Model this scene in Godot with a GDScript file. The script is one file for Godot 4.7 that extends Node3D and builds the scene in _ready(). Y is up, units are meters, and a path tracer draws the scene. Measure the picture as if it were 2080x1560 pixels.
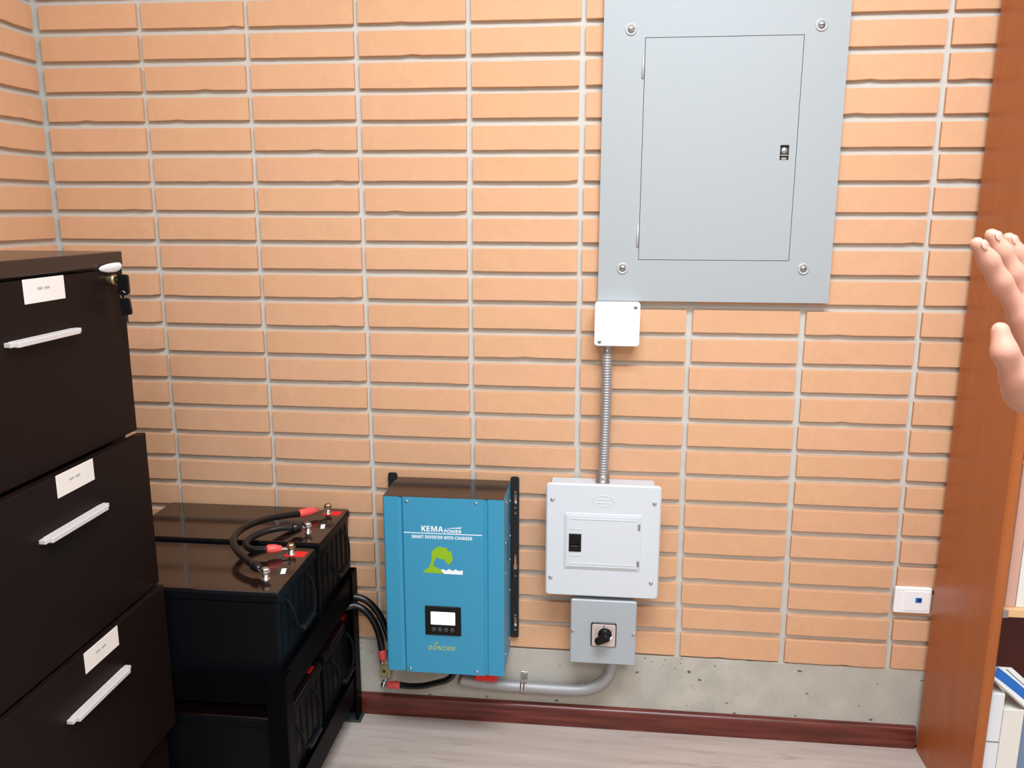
extends Node3D

# A corner of an office: stack-bonded brick wall with an electrical panel, breaker box,
# rotary switch, inverter, battery rack, drawer cabinet and bookcase. Metres, y up,
# back wall face at z = 0, left wall at x = 0, floor at y = 0.

var rng := RandomNumberGenerator.new()
var taken := {}
var M := {}

# ------------------------------------------------------------------ helpers
func begin(group: int = -1) -> SurfaceTool:
	var s := SurfaceTool.new()
	s.begin(Mesh.PRIMITIVE_TRIANGLES)
	s.set_smooth_group(group)
	return s

func numbered(called: String) -> String:
	if not taken.has(called):
		taken[called] = 0
		return called
	taken[called] += 1
	return "%s_%03d" % [called, taken[called]]

func thing(called: String, label: String, category: String, at: Vector3, group: String = "") -> Node3D:
	var o := Node3D.new()
	o.name = numbered(called)
	add_child(o)
	o.position = at
	tag(o, label, category, group)
	return o

func tag(o: Node, label: String, category: String, group: String = "") -> void:
	o.set_meta("label", label)
	o.set_meta("category", category)
	if group != "":
		o.set_meta("group", group)

func origin_of(n: Node) -> Vector3:
	var p := Vector3.ZERO
	while n != self and n is Node3D:
		p += (n as Node3D).position
		n = n.get_parent()
	return p

# one mesh whose coordinates are in the world, hung under parent (no turned parents)
func obj(called: String, s: SurfaceTool, m: Material, parent: Node = null, label: String = "") -> MeshInstance3D:
	s.generate_normals()
	var o := MeshInstance3D.new()
	o.mesh = s.commit()
	o.material_override = m
	o.name = called
	var p: Node = parent if parent != null else self
	p.add_child(o, true)
	o.position = -origin_of(p)
	if label != "":
		o.set_meta("label", label)
	return o

func mesh_at(called: String, mesh: Mesh, m: Material, parent: Node, at: Vector3) -> MeshInstance3D:
	var o := MeshInstance3D.new()
	o.mesh = mesh
	o.material_override = m
	o.name = called
	parent.add_child(o, true)
	o.position = at - origin_of(parent)
	return o

func tri(s: SurfaceTool, a: Vector3, b: Vector3, c: Vector3) -> void:   # counter-clockwise seen from outside
	s.add_vertex(a); s.add_vertex(c); s.add_vertex(b)

func quad(s: SurfaceTool, a: Vector3, b: Vector3, c: Vector3, d: Vector3) -> void:
	tri(s, a, b, c); tri(s, a, c, d)

func tri_out(s: SurfaceTool, a: Vector3, b: Vector3, c: Vector3, o: Vector3) -> void:
	if (b - a).cross(c - a).dot((a + b + c) / 3.0 - o) < 0.0:
		tri(s, a, c, b)
	else:
		tri(s, a, b, c)

# box with chamfered edges
func box(s: SurfaceTool, c: Vector3, size: Vector3, ch: float = 0.0, bs: Basis = Basis()) -> void:
	var h := size * 0.5
	ch = minf(ch, 0.49 * minf(size.x, minf(size.y, size.z)))
	if ch <= 0.0:
		for ax in 3:
			for sg in [-1.0, 1.0]:
				var p := []
				for k in [[-1, -1], [1, -1], [1, 1], [-1, 1]]:
					var v := Vector3.ZERO
					v[ax] = sg * h[ax]; v[(ax + 1) % 3] = k[0] * h[(ax + 1) % 3]; v[(ax + 2) % 3] = k[1] * h[(ax + 2) % 3]
					p.append(c + bs * v)
				tri_out(s, p[0], p[1], p[2], c); tri_out(s, p[0], p[2], p[3], c)
		return
	var corner := func(sx: float, sy: float, sz: float, ax: int) -> Vector3:
		var v := Vector3(sx * (h.x - ch), sy * (h.y - ch), sz * (h.z - ch))
		v[ax] = [sx, sy, sz][ax] * h[ax]
		return c + bs * v
	for ax in 3:
		for sg in [-1.0, 1.0]:
			var p := []
			for k in [[-1, -1], [1, -1], [1, 1], [-1, 1]]:
				var q := [0.0, 0.0, 0.0]
				q[ax] = sg; q[(ax + 1) % 3] = float(k[0]); q[(ax + 2) % 3] = float(k[1])
				p.append(corner.call(q[0], q[1], q[2], ax))
			tri_out(s, p[0], p[1], p[2], c); tri_out(s, p[0], p[2], p[3], c)
		# edges along ax
		for k in [[-1, -1], [1, -1], [1, 1], [-1, 1]]:
			var a1 := (ax + 1) % 3
			var a2 := (ax + 2) % 3
			var e := []
			for sg in [-1.0, 1.0]:
				var q := [0.0, 0.0, 0.0]
				q[ax] = sg; q[a1] = float(k[0]); q[a2] = float(k[1])
				e.append(corner.call(q[0], q[1], q[2], a1)); e.append(corner.call(q[0], q[1], q[2], a2))
			tri_out(s, e[0], e[1], e[3], c); tri_out(s, e[0], e[3], e[2], c)
	for sx in [-1.0, 1.0]:
		for sy in [-1.0, 1.0]:
			for sz in [-1.0, 1.0]:
				tri_out(s, corner.call(sx, sy, sz, 0), corner.call(sx, sy, sz, 1), corner.call(sx, sy, sz, 2), c)

func box2(s: SurfaceTool, lo: Vector3, hi: Vector3, ch: float = 0.0) -> void:
	box(s, (lo + hi) * 0.5, hi - lo, ch)

# profile of (radius, height) turned round an axis
func lathe(s: SurfaceTool, at: Vector3, axis: Vector3, prof: Array, n: int = 20) -> void:
	axis = axis.normalized()
	var u := axis.cross(Vector3.UP if absf(axis.y) < 0.9 else Vector3.RIGHT).normalized()
	var w := axis.cross(u)
	for i in n:
		var a0 := TAU * i / n
		var a1 := TAU * (i + 1) / n
		var d0 := u * cos(a0) + w * sin(a0)
		var d1 := u * cos(a1) + w * sin(a1)
		for k in prof.size() - 1:
			var p: Vector2 = prof[k]
			var q: Vector2 = prof[k + 1]
			var p0 := at + axis * p.y + d0 * p.x
			var p1 := at + axis * p.y + d1 * p.x
			var q0 := at + axis * q.y + d0 * q.x
			var q1 := at + axis * q.y + d1 * q.x
			if p.x > 1e-6: tri(s, p0, p1, q1)
			if q.x > 1e-6: tri(s, p0, q1, q0)

func smooth_path(pts: Array, steps: int = 8) -> PackedVector3Array:
	var out := PackedVector3Array()
	for i in pts.size() - 1:
		var p0: Vector3 = pts[maxi(i - 1, 0)]
		var p1: Vector3 = pts[i]
		var p2: Vector3 = pts[i + 1]
		var p3: Vector3 = pts[mini(i + 2, pts.size() - 1)]
		for k in steps:
			out.append(p1.cubic_interpolate(p2, p0, p3, float(k) / steps))
	out.append(pts[-1])
	return out

func evenly(path: PackedVector3Array, step: float) -> PackedVector3Array:
	var c := Curve3D.new()
	c.bake_interval = step
	for p in path: c.add_point(p)
	var n := maxi(2, int(c.get_baked_length() / step))
	var out := PackedVector3Array()
	for i in n + 1: out.append(c.sample_baked(c.get_baked_length() * i / n))
	return out

# radii: one number or one per point
func tube(s: SurfaceTool, path: PackedVector3Array, radii, n: int = 12, caps: bool = true) -> void:
	var rings := []
	var up := Vector3.ZERO
	for i in path.size():
		var t := (path[mini(i + 1, path.size() - 1)] - path[maxi(i - 1, 0)]).normalized()
		if up == Vector3.ZERO:
			up = t.cross(Vector3.UP if absf(t.y) < 0.9 else Vector3.RIGHT).normalized()
		up = (up - t * up.dot(t)).normalized()
		var w := t.cross(up)
		var r: float = radii[i] if radii is Array or radii is PackedFloat32Array else radii
		var ring := []
		for k in n:
			var a := TAU * k / n
			ring.append(path[i] + (up * cos(a) + w * sin(a)) * r)
		rings.append(ring)
	for i in path.size() - 1:
		for k in n:
			quad(s, rings[i][k], rings[i][(k + 1) % n], rings[i + 1][(k + 1) % n], rings[i + 1][k])
	if caps:
		for k in n:
			tri(s, path[0], rings[0][(k + 1) % n], rings[0][k])
			tri(s, path[-1], rings[-1][k], rings[-1][(k + 1) % n])

# polygon in the frame (u, v) at o, extruded along n by t
func slab(s: SurfaceTool, o: Vector3, u: Vector3, v: Vector3, poly: PackedVector2Array, t: float) -> void:
	var n := u.cross(v).normalized()
	if Geometry2D.is_polygon_clockwise(poly):
		poly.reverse()
	# is_polygon_clockwise uses y down; fix by area
	var area := 0.0
	for i in poly.size():
		var a := poly[i]
		var b := poly[(i + 1) % poly.size()]
		area += a.x * b.y - b.x * a.y
	if area < 0.0: poly.reverse()
	var idx := Geometry2D.triangulate_polygon(poly)
	var at := func(p: Vector2, h: float) -> Vector3: return o + u * p.x + v * p.y + n * h
	for i in range(0, idx.size(), 3):
		var a := poly[idx[i]]
		var b := poly[idx[i + 1]]
		var c := poly[idx[i + 2]]
		if (b - a).cross(c - a) < 0.0:
			var k := b
			b = c; c = k
		tri(s, at.call(a, t), at.call(b, t), at.call(c, t))
		tri(s, at.call(a, 0.0), at.call(c, 0.0), at.call(b, 0.0))
	for i in poly.size():
		var a := poly[i]
		var b := poly[(i + 1) % poly.size()]
		quad(s, at.call(a, 0.0), at.call(b, 0.0), at.call(b, t), at.call(a, t))

func round_rect(x0: float, y0: float, x1: float, y1: float, r: float, n: int = 4) -> PackedVector2Array:
	var p := PackedVector2Array()
	for c in [[x1 - r, y0 + r, -90], [x1 - r, y1 - r, 0], [x0 + r, y1 - r, 90], [x0 + r, y0 + r, 180]]:
		for k in n + 1:
			var a := deg_to_rad(c[2] + 90.0 * k / n)
			p.append(Vector2(c[0] + cos(a) * r, c[1] + sin(a) * r))
	return p

func oval(cx: float, cy: float, rx: float, ry: float, n: int = 24) -> PackedVector2Array:
	var p := PackedVector2Array()
	for k in n:
		p.append(Vector2(cx + cos(TAU * k / n) * rx, cy + sin(TAU * k / n) * ry))
	return p

# plate facing +z with an inset bevel on its front rim
func plate(s: SurfaceTool, x0: float, y0: float, x1: float, y1: float, z0: float, z1: float, r: float, bev: float, n: int = 4) -> void:
	var a := round_rect(x0, y0, x1, y1, r, n)
	var b := round_rect(x0 + bev, y0 + bev, x1 - bev, y1 - bev, maxf(r - bev, 0.0005), n)
	slab(s, Vector3(0, 0, z0), Vector3.RIGHT, Vector3.UP, a, z1 - bev - z0)
	for i in a.size():
		var j := (i + 1) % a.size()
		quad(s, Vector3(a[i].x, a[i].y, z1 - bev), Vector3(a[j].x, a[j].y, z1 - bev), Vector3(b[j].x, b[j].y, z1), Vector3(b[i].x, b[i].y, z1))
	var c := Vector3((x0 + x1) / 2, (y0 + y1) / 2, z1)
	for i in b.size():
		var j := (i + 1) % b.size()
		tri(s, c, Vector3(b[i].x, b[i].y, z1), Vector3(b[j].x, b[j].y, z1))

# domed screw head with a driver slot, facing dir
func screw_head(s: SurfaceTool, at: Vector3, dir: Vector3, r: float, h: float) -> void:
	s.set_smooth_group(0)
	lathe(s, at, dir, [Vector2(r, 0), Vector2(r, h * 0.35), Vector2(r * 0.85, h * 0.75), Vector2(r * 0.5, h), Vector2(0.0, h * 1.05)], 16)
	s.set_smooth_group(-1)

func text(called: String, what: String, at: Vector3, width: float, height: float, m: Material, parent: Node, slant: float = 0.0, bold: bool = true) -> void:
	var f := SystemFont.new()
	f.font_names = PackedStringArray(["Droid Sans"])
	f.font_weight = 700 if bold else 400
	var t := TextMesh.new()
	t.text = what
	t.font = f
	t.font_size = 48
	t.pixel_size = 0.001
	t.depth = 0.004
	var box_ := t.get_aabb()
	var o := MeshInstance3D.new()
	o.mesh = t
	o.material_override = m
	o.name = called
	parent.add_child(o, true)
	var sx := width / maxf(box_.size.x, 1e-4)
	var sy := height / maxf(box_.size.y, 1e-4)
	var bs := Basis(Vector3(sx, 0, 0), Vector3(slant * sy, sy, 0), Vector3(0, 0, 0.1))
	o.transform = Transform3D(bs, at - origin_of(parent) - bs * (box_.position + box_.size * 0.5))

# ------------------------------------------------------------------ materials
func image_tex(w: int, h: int, f: Callable) -> ImageTexture:
	var im := Image.create(w, h, false, Image.FORMAT_RGB8)
	for y in h:
		for x in w:
			im.set_pixel(x, y, f.call(x, y))
	im.generate_mipmaps()
	return ImageTexture.create_from_image(im)

func noise(sd: int, freq: float, oct: int = 4) -> FastNoiseLite:
	var n := FastNoiseLite.new()
	n.seed = sd
	n.frequency = freq
	n.noise_type = FastNoiseLite.TYPE_SIMPLEX_SMOOTH
	n.fractal_octaves = oct
	return n

# repeats without a seam: walk two circles in 4D is not offered, so blend over the edge
func tiled(n: FastNoiseLite, x: float, y: float, w: float, h: float, sx: float, sy: float) -> float:
	var u := x / w
	var v := y / h
	var a := n.get_noise_2d(x * sx, y * sy)
	var b := n.get_noise_2d((x - w) * sx, y * sy)
	var c := n.get_noise_2d(x * sx, (y - h) * sy)
	var d := n.get_noise_2d((x - w) * sx, (y - h) * sy)
	return lerpf(lerpf(a, b, u), lerpf(c, d, u), v)

func mat(c: Color, rough: float = 0.5, metal: float = 0.0, spec: float = 0.5) -> StandardMaterial3D:
	var m := StandardMaterial3D.new()
	m.albedo_color = c
	m.roughness = rough
	m.metallic = metal
	m.metallic_specular = spec
	return m

func textured(c: Color, rough: float, tex: Texture2D, per_metre: Vector3, world: bool = true, spec: float = 0.5) -> StandardMaterial3D:
	var m := mat(c, rough, 0.0, spec)
	m.albedo_texture = tex
	m.uv1_triplanar = true
	m.uv1_world_triplanar = world
	m.uv1_scale = per_metre
	return m

func c8(r: float, g: float, b: float) -> Color:
	return Color(r / 255.0, g / 255.0, b / 255.0)

func make_materials() -> void:
	var n1 := noise(11, 0.012, 5)
	var n2 := noise(12, 0.05, 3)
	var mottle := image_tex(384, 384, func(x, y):
		var v := 0.965 + 0.025 * tiled(n1, x, y, 384, 384, 1, 1) + 0.018 * tiled(n2, x, y, 384, 384, 1, 1)
		return Color(v, v, v))
	var n3 := noise(13, 0.01, 4)
	var pit := noise(14, 0.045, 1)
	var concrete := image_tex(768, 256, func(x, y):
		var v := 0.94 + 0.09 * tiled(n3, x, y, 768, 256, 1, 1) + 0.03 * tiled(n2, x, y, 768, 256, 1, 1)
		var p := tiled(pit, x, y, 768, 256, 0.8, 1.3)
		if p > 0.55: v -= minf(0.45, (p - 0.55) * 4.0)
		return Color(v, v, v * 0.99))
	var n4 := noise(15, 0.008, 5)
	var n5 := noise(16, 0.02, 3)
	var laminate := image_tex(1024, 512, func(x, y):
		var g := tiled(n4, x, y, 1024, 512, 0.35, 3.2)
		var k := tiled(n5, x, y, 1024, 512, 0.25, 1.0)
		var f := tiled(n5, x, y, 1024, 512, 1.2, 12.0)
		var v := 0.90 + 0.10 * g - 0.16 * maxf(0.0, k - 0.22) * 3.0 + 0.025 * f
		return Color(v, v * (0.985 + 0.02 * g), v * (0.97 + 0.04 * g)))
	var orange := image_tex(512, 512, func(x, y):
		var g := tiled(n4, x, y, 512, 512, 3.0, 0.3)
		var k := tiled(n5, x, y, 512, 512, 0.5, 0.2)
		var v := 0.93 + 0.05 * g + 0.06 * k
		return Color(v, v * (0.98 + 0.03 * g), v * (0.95 + 0.05 * g)))
	var redwood := image_tex(1024, 256, func(x, y):
		var g := tiled(n4, x, y, 1024, 256, 0.5, 5.0)
		var k := tiled(n5, x, y, 1024, 256, 0.25, 1.5)
		var v := 0.80 + 0.22 * g + 0.25 * k
		return Color(v, v * (0.94 + 0.1 * g), v * (0.92 + 0.1 * k)))
	M.brick = []
	for k in [c8(222, 173, 134), c8(222, 173, 135), c8(220, 171, 132), c8(222, 172, 135)]:
		var b := textured(k, 0.75, mottle, Vector3(3.1, 3.1, 3.1), true, 0.3)
		b.uv1_offset = Vector3(rng.randf(), rng.randf(), rng.randf())
		M.brick.append(b)
	M.mortar = textured(c8(207, 203, 194), 0.95, mottle, Vector3(6, 6, 6), true, 0.2)
	M.concrete = textured(c8(196, 191, 181), 0.9, concrete, Vector3(1.3, 3.9, 3.9), true, 0.25)
	M.plank = []
	for k in 6:
		var p := textured(c8(203, 187, 175), 0.42, laminate, Vector3(0.9, 1.0, 2.6), true, 0.4)
		p.albedo_color = c8(201 + 3 * (k % 3), 187 + 3 * (k % 3), 179 + 3 * (k % 3))
		p.uv1_offset = Vector3(0.37 * k, 0.0, 0.23 * k)
		M.plank.append(p)
	M.orange = textured(c8(178, 100, 48), 0.38, orange, Vector3(2.2, 1.1, 2.2), true, 0.5)
	M.redwood = textured(c8(122, 58, 48), 0.28, redwood, Vector3(0.9, 6.0, 6.0), true, 0.5)
	M.paint = textured(c8(226, 222, 213), 0.9, mottle, Vector3(1.1, 1.1, 1.1), true, 0.2)
	M.ceiling = mat(c8(235, 234, 230), 0.95)
	M.panel_grey = mat(c8(165, 171, 173), 0.42, 0.0, 0.5)
	M.panel_dark = mat(c8(40, 38, 36), 0.7)
	M.white_box = mat(c8(246, 246, 245), 0.5)
	M.breaker_white = mat(c8(208, 214, 219), 0.38)
	M.switch_grey = mat(c8(168, 175, 180), 0.4)
	M.steel = mat(c8(205, 205, 206), 0.28, 1.0)
	M.dull_steel = mat(c8(168, 166, 163), 0.42, 0.9)
	M.conduit = mat(c8(170, 170, 172), 0.5, 0.6)
	M.screw_paint = mat(c8(196, 199, 200), 0.35, 0.3)
	M.blue = mat(c8(52, 144, 180), 0.42, 0.0, 0.5)
	M.black_gloss = mat(c8(34, 22, 20), 0.16, 0.0, 0.6)
	M.black = mat(c8(22, 22, 24), 0.4)
	M.black_plastic = mat(c8(12, 12, 14), 0.34, 0.0, 0.35)
	M.battery = mat(c8(11, 12, 15), 0.42, 0.0, 0.22)
	M.battery_lid = mat(c8(34, 20, 17), 0.1, 0.0, 0.75)
	M.rack = mat(c8(6, 6, 7), 0.4, 0.0, 0.12)
	M.rack_foot = mat(c8(52, 60, 56), 0.4)
	M.rubber = mat(c8(16, 16, 17), 0.33, 0.0, 0.5)
	M.rope = mat(c8(20, 20, 20), 0.75, 0.0, 0.2)
	M.red = mat(c8(222, 28, 30), 0.5)
	M.red_sleeve = mat(c8(232, 84, 78), 0.45)  # red made paler, the light it catches is put into the colour
	M.white_print = mat(c8(240, 243, 246), 0.6)
	M.green_print = mat(c8(140, 184, 18), 0.6)
	M.yellow_print = mat(c8(170, 182, 92), 0.6)
	M.grey_print = mat(c8(120, 122, 126), 0.6)
	M.faint_print = mat(c8(168, 162, 160), 0.7)
	M.cabinet = mat(c8(24, 15, 13), 0.42, 0.0, 0.22)
	M.cabinet_top = mat(c8(36, 25, 22), 0.24, 0.0, 0.5)
	M.card = mat(c8(222, 214, 206), 0.7)
	M.handle = mat(c8(206, 199, 195), 0.45, 0.15)
	M.brass = mat(c8(176, 156, 120), 0.3, 1.0)
	M.fuse = mat(c8(176, 166, 120), 0.45)
	M.dial = mat(c8(206, 190, 184), 0.35, 0.25)
	M.maroon = mat(c8(82, 22, 22), 0.5)
	M.shelf_edge = mat(c8(222, 178, 130), 0.5)
	M.jack = mat(c8(20, 110, 190), 0.4)
	M.skin = mat(c8(198, 148, 127), 0.5, 0.0, 0.4)
	M.skin.subsurf_scatter_enabled = true
	M.skin.subsurf_scatter_strength = 0.15
	M.nail = mat(c8(212, 162, 144), 0.4)
	M.cloth = mat(c8(96, 104, 128), 0.9)
	M.screen = mat(c8(230, 240, 255), 0.3)
	M.screen.emission_enabled = true
	M.screen.emission = c8(235, 242, 255)
	M.screen.emission_energy_multiplier = 1.3
	M.lamp = mat(c8(240, 240, 240), 0.6)
	M.lamp.emission_enabled = true
	M.lamp.emission = Color(1.0, 0.99, 0.97)
	M.lamp.emission_energy_multiplier = 1.5

# ------------------------------------------------------------------ scene
func _ready() -> void:
	rng.seed = 20240607
	var cam := Camera3D.new()
	cam.name = "camera"
	cam.fov = rad_to_deg(2.0 * atan(780.0 / 1680.0))
	cam.near = 0.02
	cam.transform = Transform3D(Basis(Vector3(0.99456, 0.00142, -0.10414), Vector3(-0.02274, 0.97875, -0.20380), Vector3(0.10164, 0.20506, 0.97346)).orthonormalized(), Vector3(1.2942, 1.2804, 1.8916))
	add_child(cam)
	cam.current = true
	var we := WorldEnvironment.new()
	we.name = "environment"
	var env := Environment.new()
	env.background_mode = Environment.BG_COLOR
	env.background_color = c8(205, 215, 230)
	env.tonemap_mode = Environment.TONE_MAPPER_LINEAR
	env.tonemap_exposure = 1.0
	env.sdfgi_enabled = true
	env.ssao_enabled = true
	env.ssil_enabled = true
	we.environment = env
	add_child(we)
	for d in [[Vector3(1.5, 2.565, 1.4), 7.15], [Vector3(1.6, 2.565, 3.1), 4.5]]:
		var a := AreaLight3D.new()
		a.name = numbered("panel_light")
		a.area_size = Vector2(1.2, 0.6)
		a.light_energy = d[1]
		a.light_color = Color(0.915, 0.958, 1.0)
		a.shadow_enabled = true
		a.area_range = 9.0
		a.area_attenuation = 2.0
		a.rotation_degrees = Vector3(-90, 0, 0)
		a.position = d[0]
		add_child(a)
	make_materials()
	build_room()
	build_cabinet()
	build_bookcase()
	build_electrical_panel()
	build_junction_box()
	build_breaker_box()
	build_switch_box()
	build_conduits()
	build_inverter()
	build_rack()
	build_batteries()
	build_cables()
	build_outlet()
	build_keys()
	build_person()

# ------------------------------------------------------------------ room
const PITCH := 0.066855
const ROW0 := 1.67307

# where the mortar joints cross: measured courses are a little bowed and out of true
func joint(c: float, r: float) -> Vector2:
	var u := clampf(c - 4.0, -4.6, 4.6)
	var v := clampf(r - 8.0, -10.0, 15.0)
	var dx := 0.00027 - 0.00004 * u + 0.00027 * v - 0.00014 * u * u - 0.00002 * u * v + 0.00003 * v * v
	var dy := -0.00119 - 0.00046 * u + 0.00006 * v + 0.00007 * u * u - 0.00008 * u * v + 0.00004 * v * v
	return Vector2(0.25 * c + dx, ROW0 - PITCH * r + dy)

# a brick seen from its face: corners bl br tr tl on a plane z = 0, irregular lower edge
func brick_mesh(s: SurfaceTool, bl: Vector2, br: Vector2, tr: Vector2, tl: Vector2, right: Vector3, out: Vector3, o: Vector3) -> void:
	var n := 10
	var ch := 0.0012
	var bow := rng.randf_range(-0.0006, 0.0006)
	var chip := rng.randi_range(1, n - 1) if rng.randf() < 0.22 else -1
	var chip_d := rng.randf_range(0.0010, 0.0026)
	var end_chip := rng.randf_range(0.0015, 0.0035) if rng.randf() < 0.14 else 0.0
	var prev := []
	for i in n + 1:
		var t := float(i) / n
		var lo := bl.lerp(br, t)
		var hi := tl.lerp(tr, t)
		lo.y += bow * (1.0 - pow(2.0 * t - 1.0, 2.0)) + rng.randf_range(-0.0003, 0.0003)
		hi.y += rng.randf_range(-0.0003, 0.0003)
		if i == chip: lo.y += chip_d
		if i == n: lo.y += end_chip
		var inset := ch if i == 0 or i == n else 0.0
		var col := []
		for k in [[lo.y, -0.03], [lo.y, -ch - inset], [lo.y + ch, -inset], [hi.y - ch, -inset], [hi.y, -ch - inset], [hi.y, -0.03]]:
			col.append(o + right * lerpf(lo.x, hi.x, 0.5) + Vector3.UP * k[0] + out * k[1])
		if i > 0:
			for k in 5:
				quad(s, prev[k], col[k], col[k + 1], prev[k + 1])
		if i == 0 or i == n:
			for k in range(1, 5):
				if i == 0: tri(s, col[0], col[k + 1], col[k])
				else: tri(s, col[0], col[k], col[k + 1])
		prev = col

func struct(called: String, s: SurfaceTool, m: Material) -> MeshInstance3D:
	var o := obj(called, s, m)
	o.set_meta("kind", "structure")
	return o

func build_room() -> void:
	# back wall
	var s := begin()
	box2(s, Vector3(-0.15, 0, -0.15), Vector3(3.4, 2.6, -0.0105))
	var wall := struct("wall_back", s, M.mortar)
	s = begin()
	box2(s, Vector3(0.0, 0.0, -0.03), Vector3(3.3, 0.2015, -0.003), 0.001)
	obj("concrete_plinth", s, M.concrete, wall, "smooth grey concrete base course with small pits")
	var upper := begin()
	for r in range(-14, 22):
		for c in range(0, 14):
			var a := joint(c, r + 1)
			var b := joint(c + 1, r + 1)
			var d := joint(c + 1, r)
			var e := joint(c, r)
			var jl := 0.0062 + rng.randf_range(-0.0016, 0.0022)
			var jr := 0.0062 + rng.randf_range(-0.0016, 0.0022)
			var jb := 0.0073 + rng.randf_range(-0.0012, 0.0012)
			var jt := 0.0073 + rng.randf_range(-0.0010, 0.0010)
			if r == 21: jb = -0.001
			if c == 0: jl = 0.0115 + rng.randf_range(-0.002, 0.003)
			var args := [a + Vector2(jl, jb), b + Vector2(-jr, jb), d + Vector2(-jr, -jt), e + Vector2(jl, -jt)]
			if c == 13: continue
			if args[2].y > 2.59: continue
			if c <= 8 and r >= -5:
				var q := begin()
				var mid: Vector2 = (args[0] + args[2]) * 0.5
				var proud := rng.randf_range(-0.0008, 0.0006)
				brick_mesh(q, args[0] - mid, args[1] - mid, args[2] - mid, args[3] - mid, Vector3.RIGHT, Vector3.BACK, Vector3.ZERO)
				q.generate_normals()
				mesh_at("brick", q.commit(), M.brick[rng.randi() % 4], wall, Vector3(mid.x, mid.y, proud))
			else:
				brick_mesh(upper, args[0], args[1], args[2], args[3], Vector3.RIGHT, Vector3.BACK, Vector3.ZERO)
	var up := obj("brick_field", upper, M.brick[0], wall)
	up.set_meta("kind", "stuff")
	# left wall: the same courses run round the corner
	s = begin()
	box2(s, Vector3(-0.15, 0, -0.0105), Vector3(-0.0105, 2.6, 4.1))
	var left := struct("wall_left", s, M.mortar)
	var field := begin()
	for r in range(-14, 22):
		for c in range(0, 16):
			var y1 := joint(0, r).y - 0.0073
			var y0 := joint(0, r + 1).y + 0.0073
			if y1 > 2.59: continue
			var z0 := 0.25 * c + (0.006 if c > 0 else 0.0045) + rng.randf_range(-0.0015, 0.0015)
			var z1 := minf(0.25 * c + 0.244 + rng.randf_range(-0.0015, 0.0015), 3.98)
			# the face looks along +x; its right-hand side is -z
			var mid := Vector3(0, (y0 + y1) * 0.5, (z0 + z1) * 0.5)
			var hw := (z1 - z0) * 0.5
			var hh := (y1 - y0) * 0.5
			if c < 2 and r >= -5 and r < 10:
				var q := begin()
				brick_mesh(q, Vector2(-hw, -hh), Vector2(hw, -hh), Vector2(hw, hh), Vector2(-hw, hh), Vector3.FORWARD, Vector3.RIGHT, Vector3.ZERO)
				q.generate_normals()
				mesh_at("brick", q.commit(), M.brick[rng.randi() % 4], left, mid)
			else:
				brick_mesh(field, Vector2(-hw, -hh), Vector2(hw, -hh), Vector2(hw, hh), Vector2(-hw, hh), Vector3.FORWARD, Vector3.RIGHT, mid)
	var lf := obj("brick_field", field, M.brick[1], left)
	lf.set_meta("kind", "stuff")
	# the rest of the shell
	s = begin()
	box2(s, Vector3(3.3, 0, -0.15), Vector3(3.42, 2.6, 4.1))
	struct("wall_right", s, M.paint)
	s = begin()
	box2(s, Vector3(-0.15, 0, 4.0), Vector3(3.42, 2.6, 4.12))
	struct("wall_rear", s, M.paint)
	s = begin()
	box2(s, Vector3(-0.15, 2.6, -0.15), Vector3(3.42, 2.7, 4.12))
	var ceil_ := struct("ceiling", s, M.ceiling)
	for z in [1.4, 3.1]:
		var q := begin()
		box(q, Vector3(1.5 if z < 2.0 else 1.6, 2.588, z), Vector3(1.2, 0.02, 0.6), 0.003)
		obj("light_panel", q, M.lamp, ceil_)
	s = begin()
	box2(s, Vector3(-0.15, -0.12, -0.15), Vector3(3.42, -0.008, 4.12))
	var fl := struct("floor", s, M.panel_dark)
	var row := 0
	var z := 0.004
	while z < 3.98:
		var z1 := minf(z + 0.192, 3.99)
		var x := 0.0
		var first := true
		while x < 3.29:
			var len_: float = 1.8 if not first else [0.55, 0.31, 0.95, 1.3][row % 4]
			first = false
			var x1 := minf(x + len_, 3.3)
			var q := begin()
			var mid := Vector3((x + x1) * 0.5, 0, (z + z1) * 0.5)
			box(q, Vector3(0, -0.004, 0), Vector3(x1 - x - 0.0005, 0.008, z1 - z - 0.0005), 0.0006)
			q.generate_normals()
			mesh_at("plank", q.commit(), M.plank[rng.randi() % 6], fl, mid)
			x = x1
		z = z1
		row += 1
	# baseboard: rounded top edge
	s = begin()
	var prof := [Vector2(-0.003, 0.0), Vector2(0.0125, 0.0), Vector2(0.0125, 0.044), Vector2(0.0112, 0.0495), Vector2(0.0075, 0.053), Vector2(0.002, 0.0545), Vector2(-0.003, 0.0545)]
	for i in prof.size() - 1:
		var p: Vector2 = prof[i]
		var q: Vector2 = prof[i + 1]
		s.set_smooth_group(1 if i >= 1 and i <= 4 else -1)
		quad(s, Vector3(0.0, p.y, p.x), Vector3(2.084, p.y, p.x), Vector3(2.084, q.y, q.x), Vector3(0.0, q.y, q.x))
	struct("baseboard_back", s, M.redwood)

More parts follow.
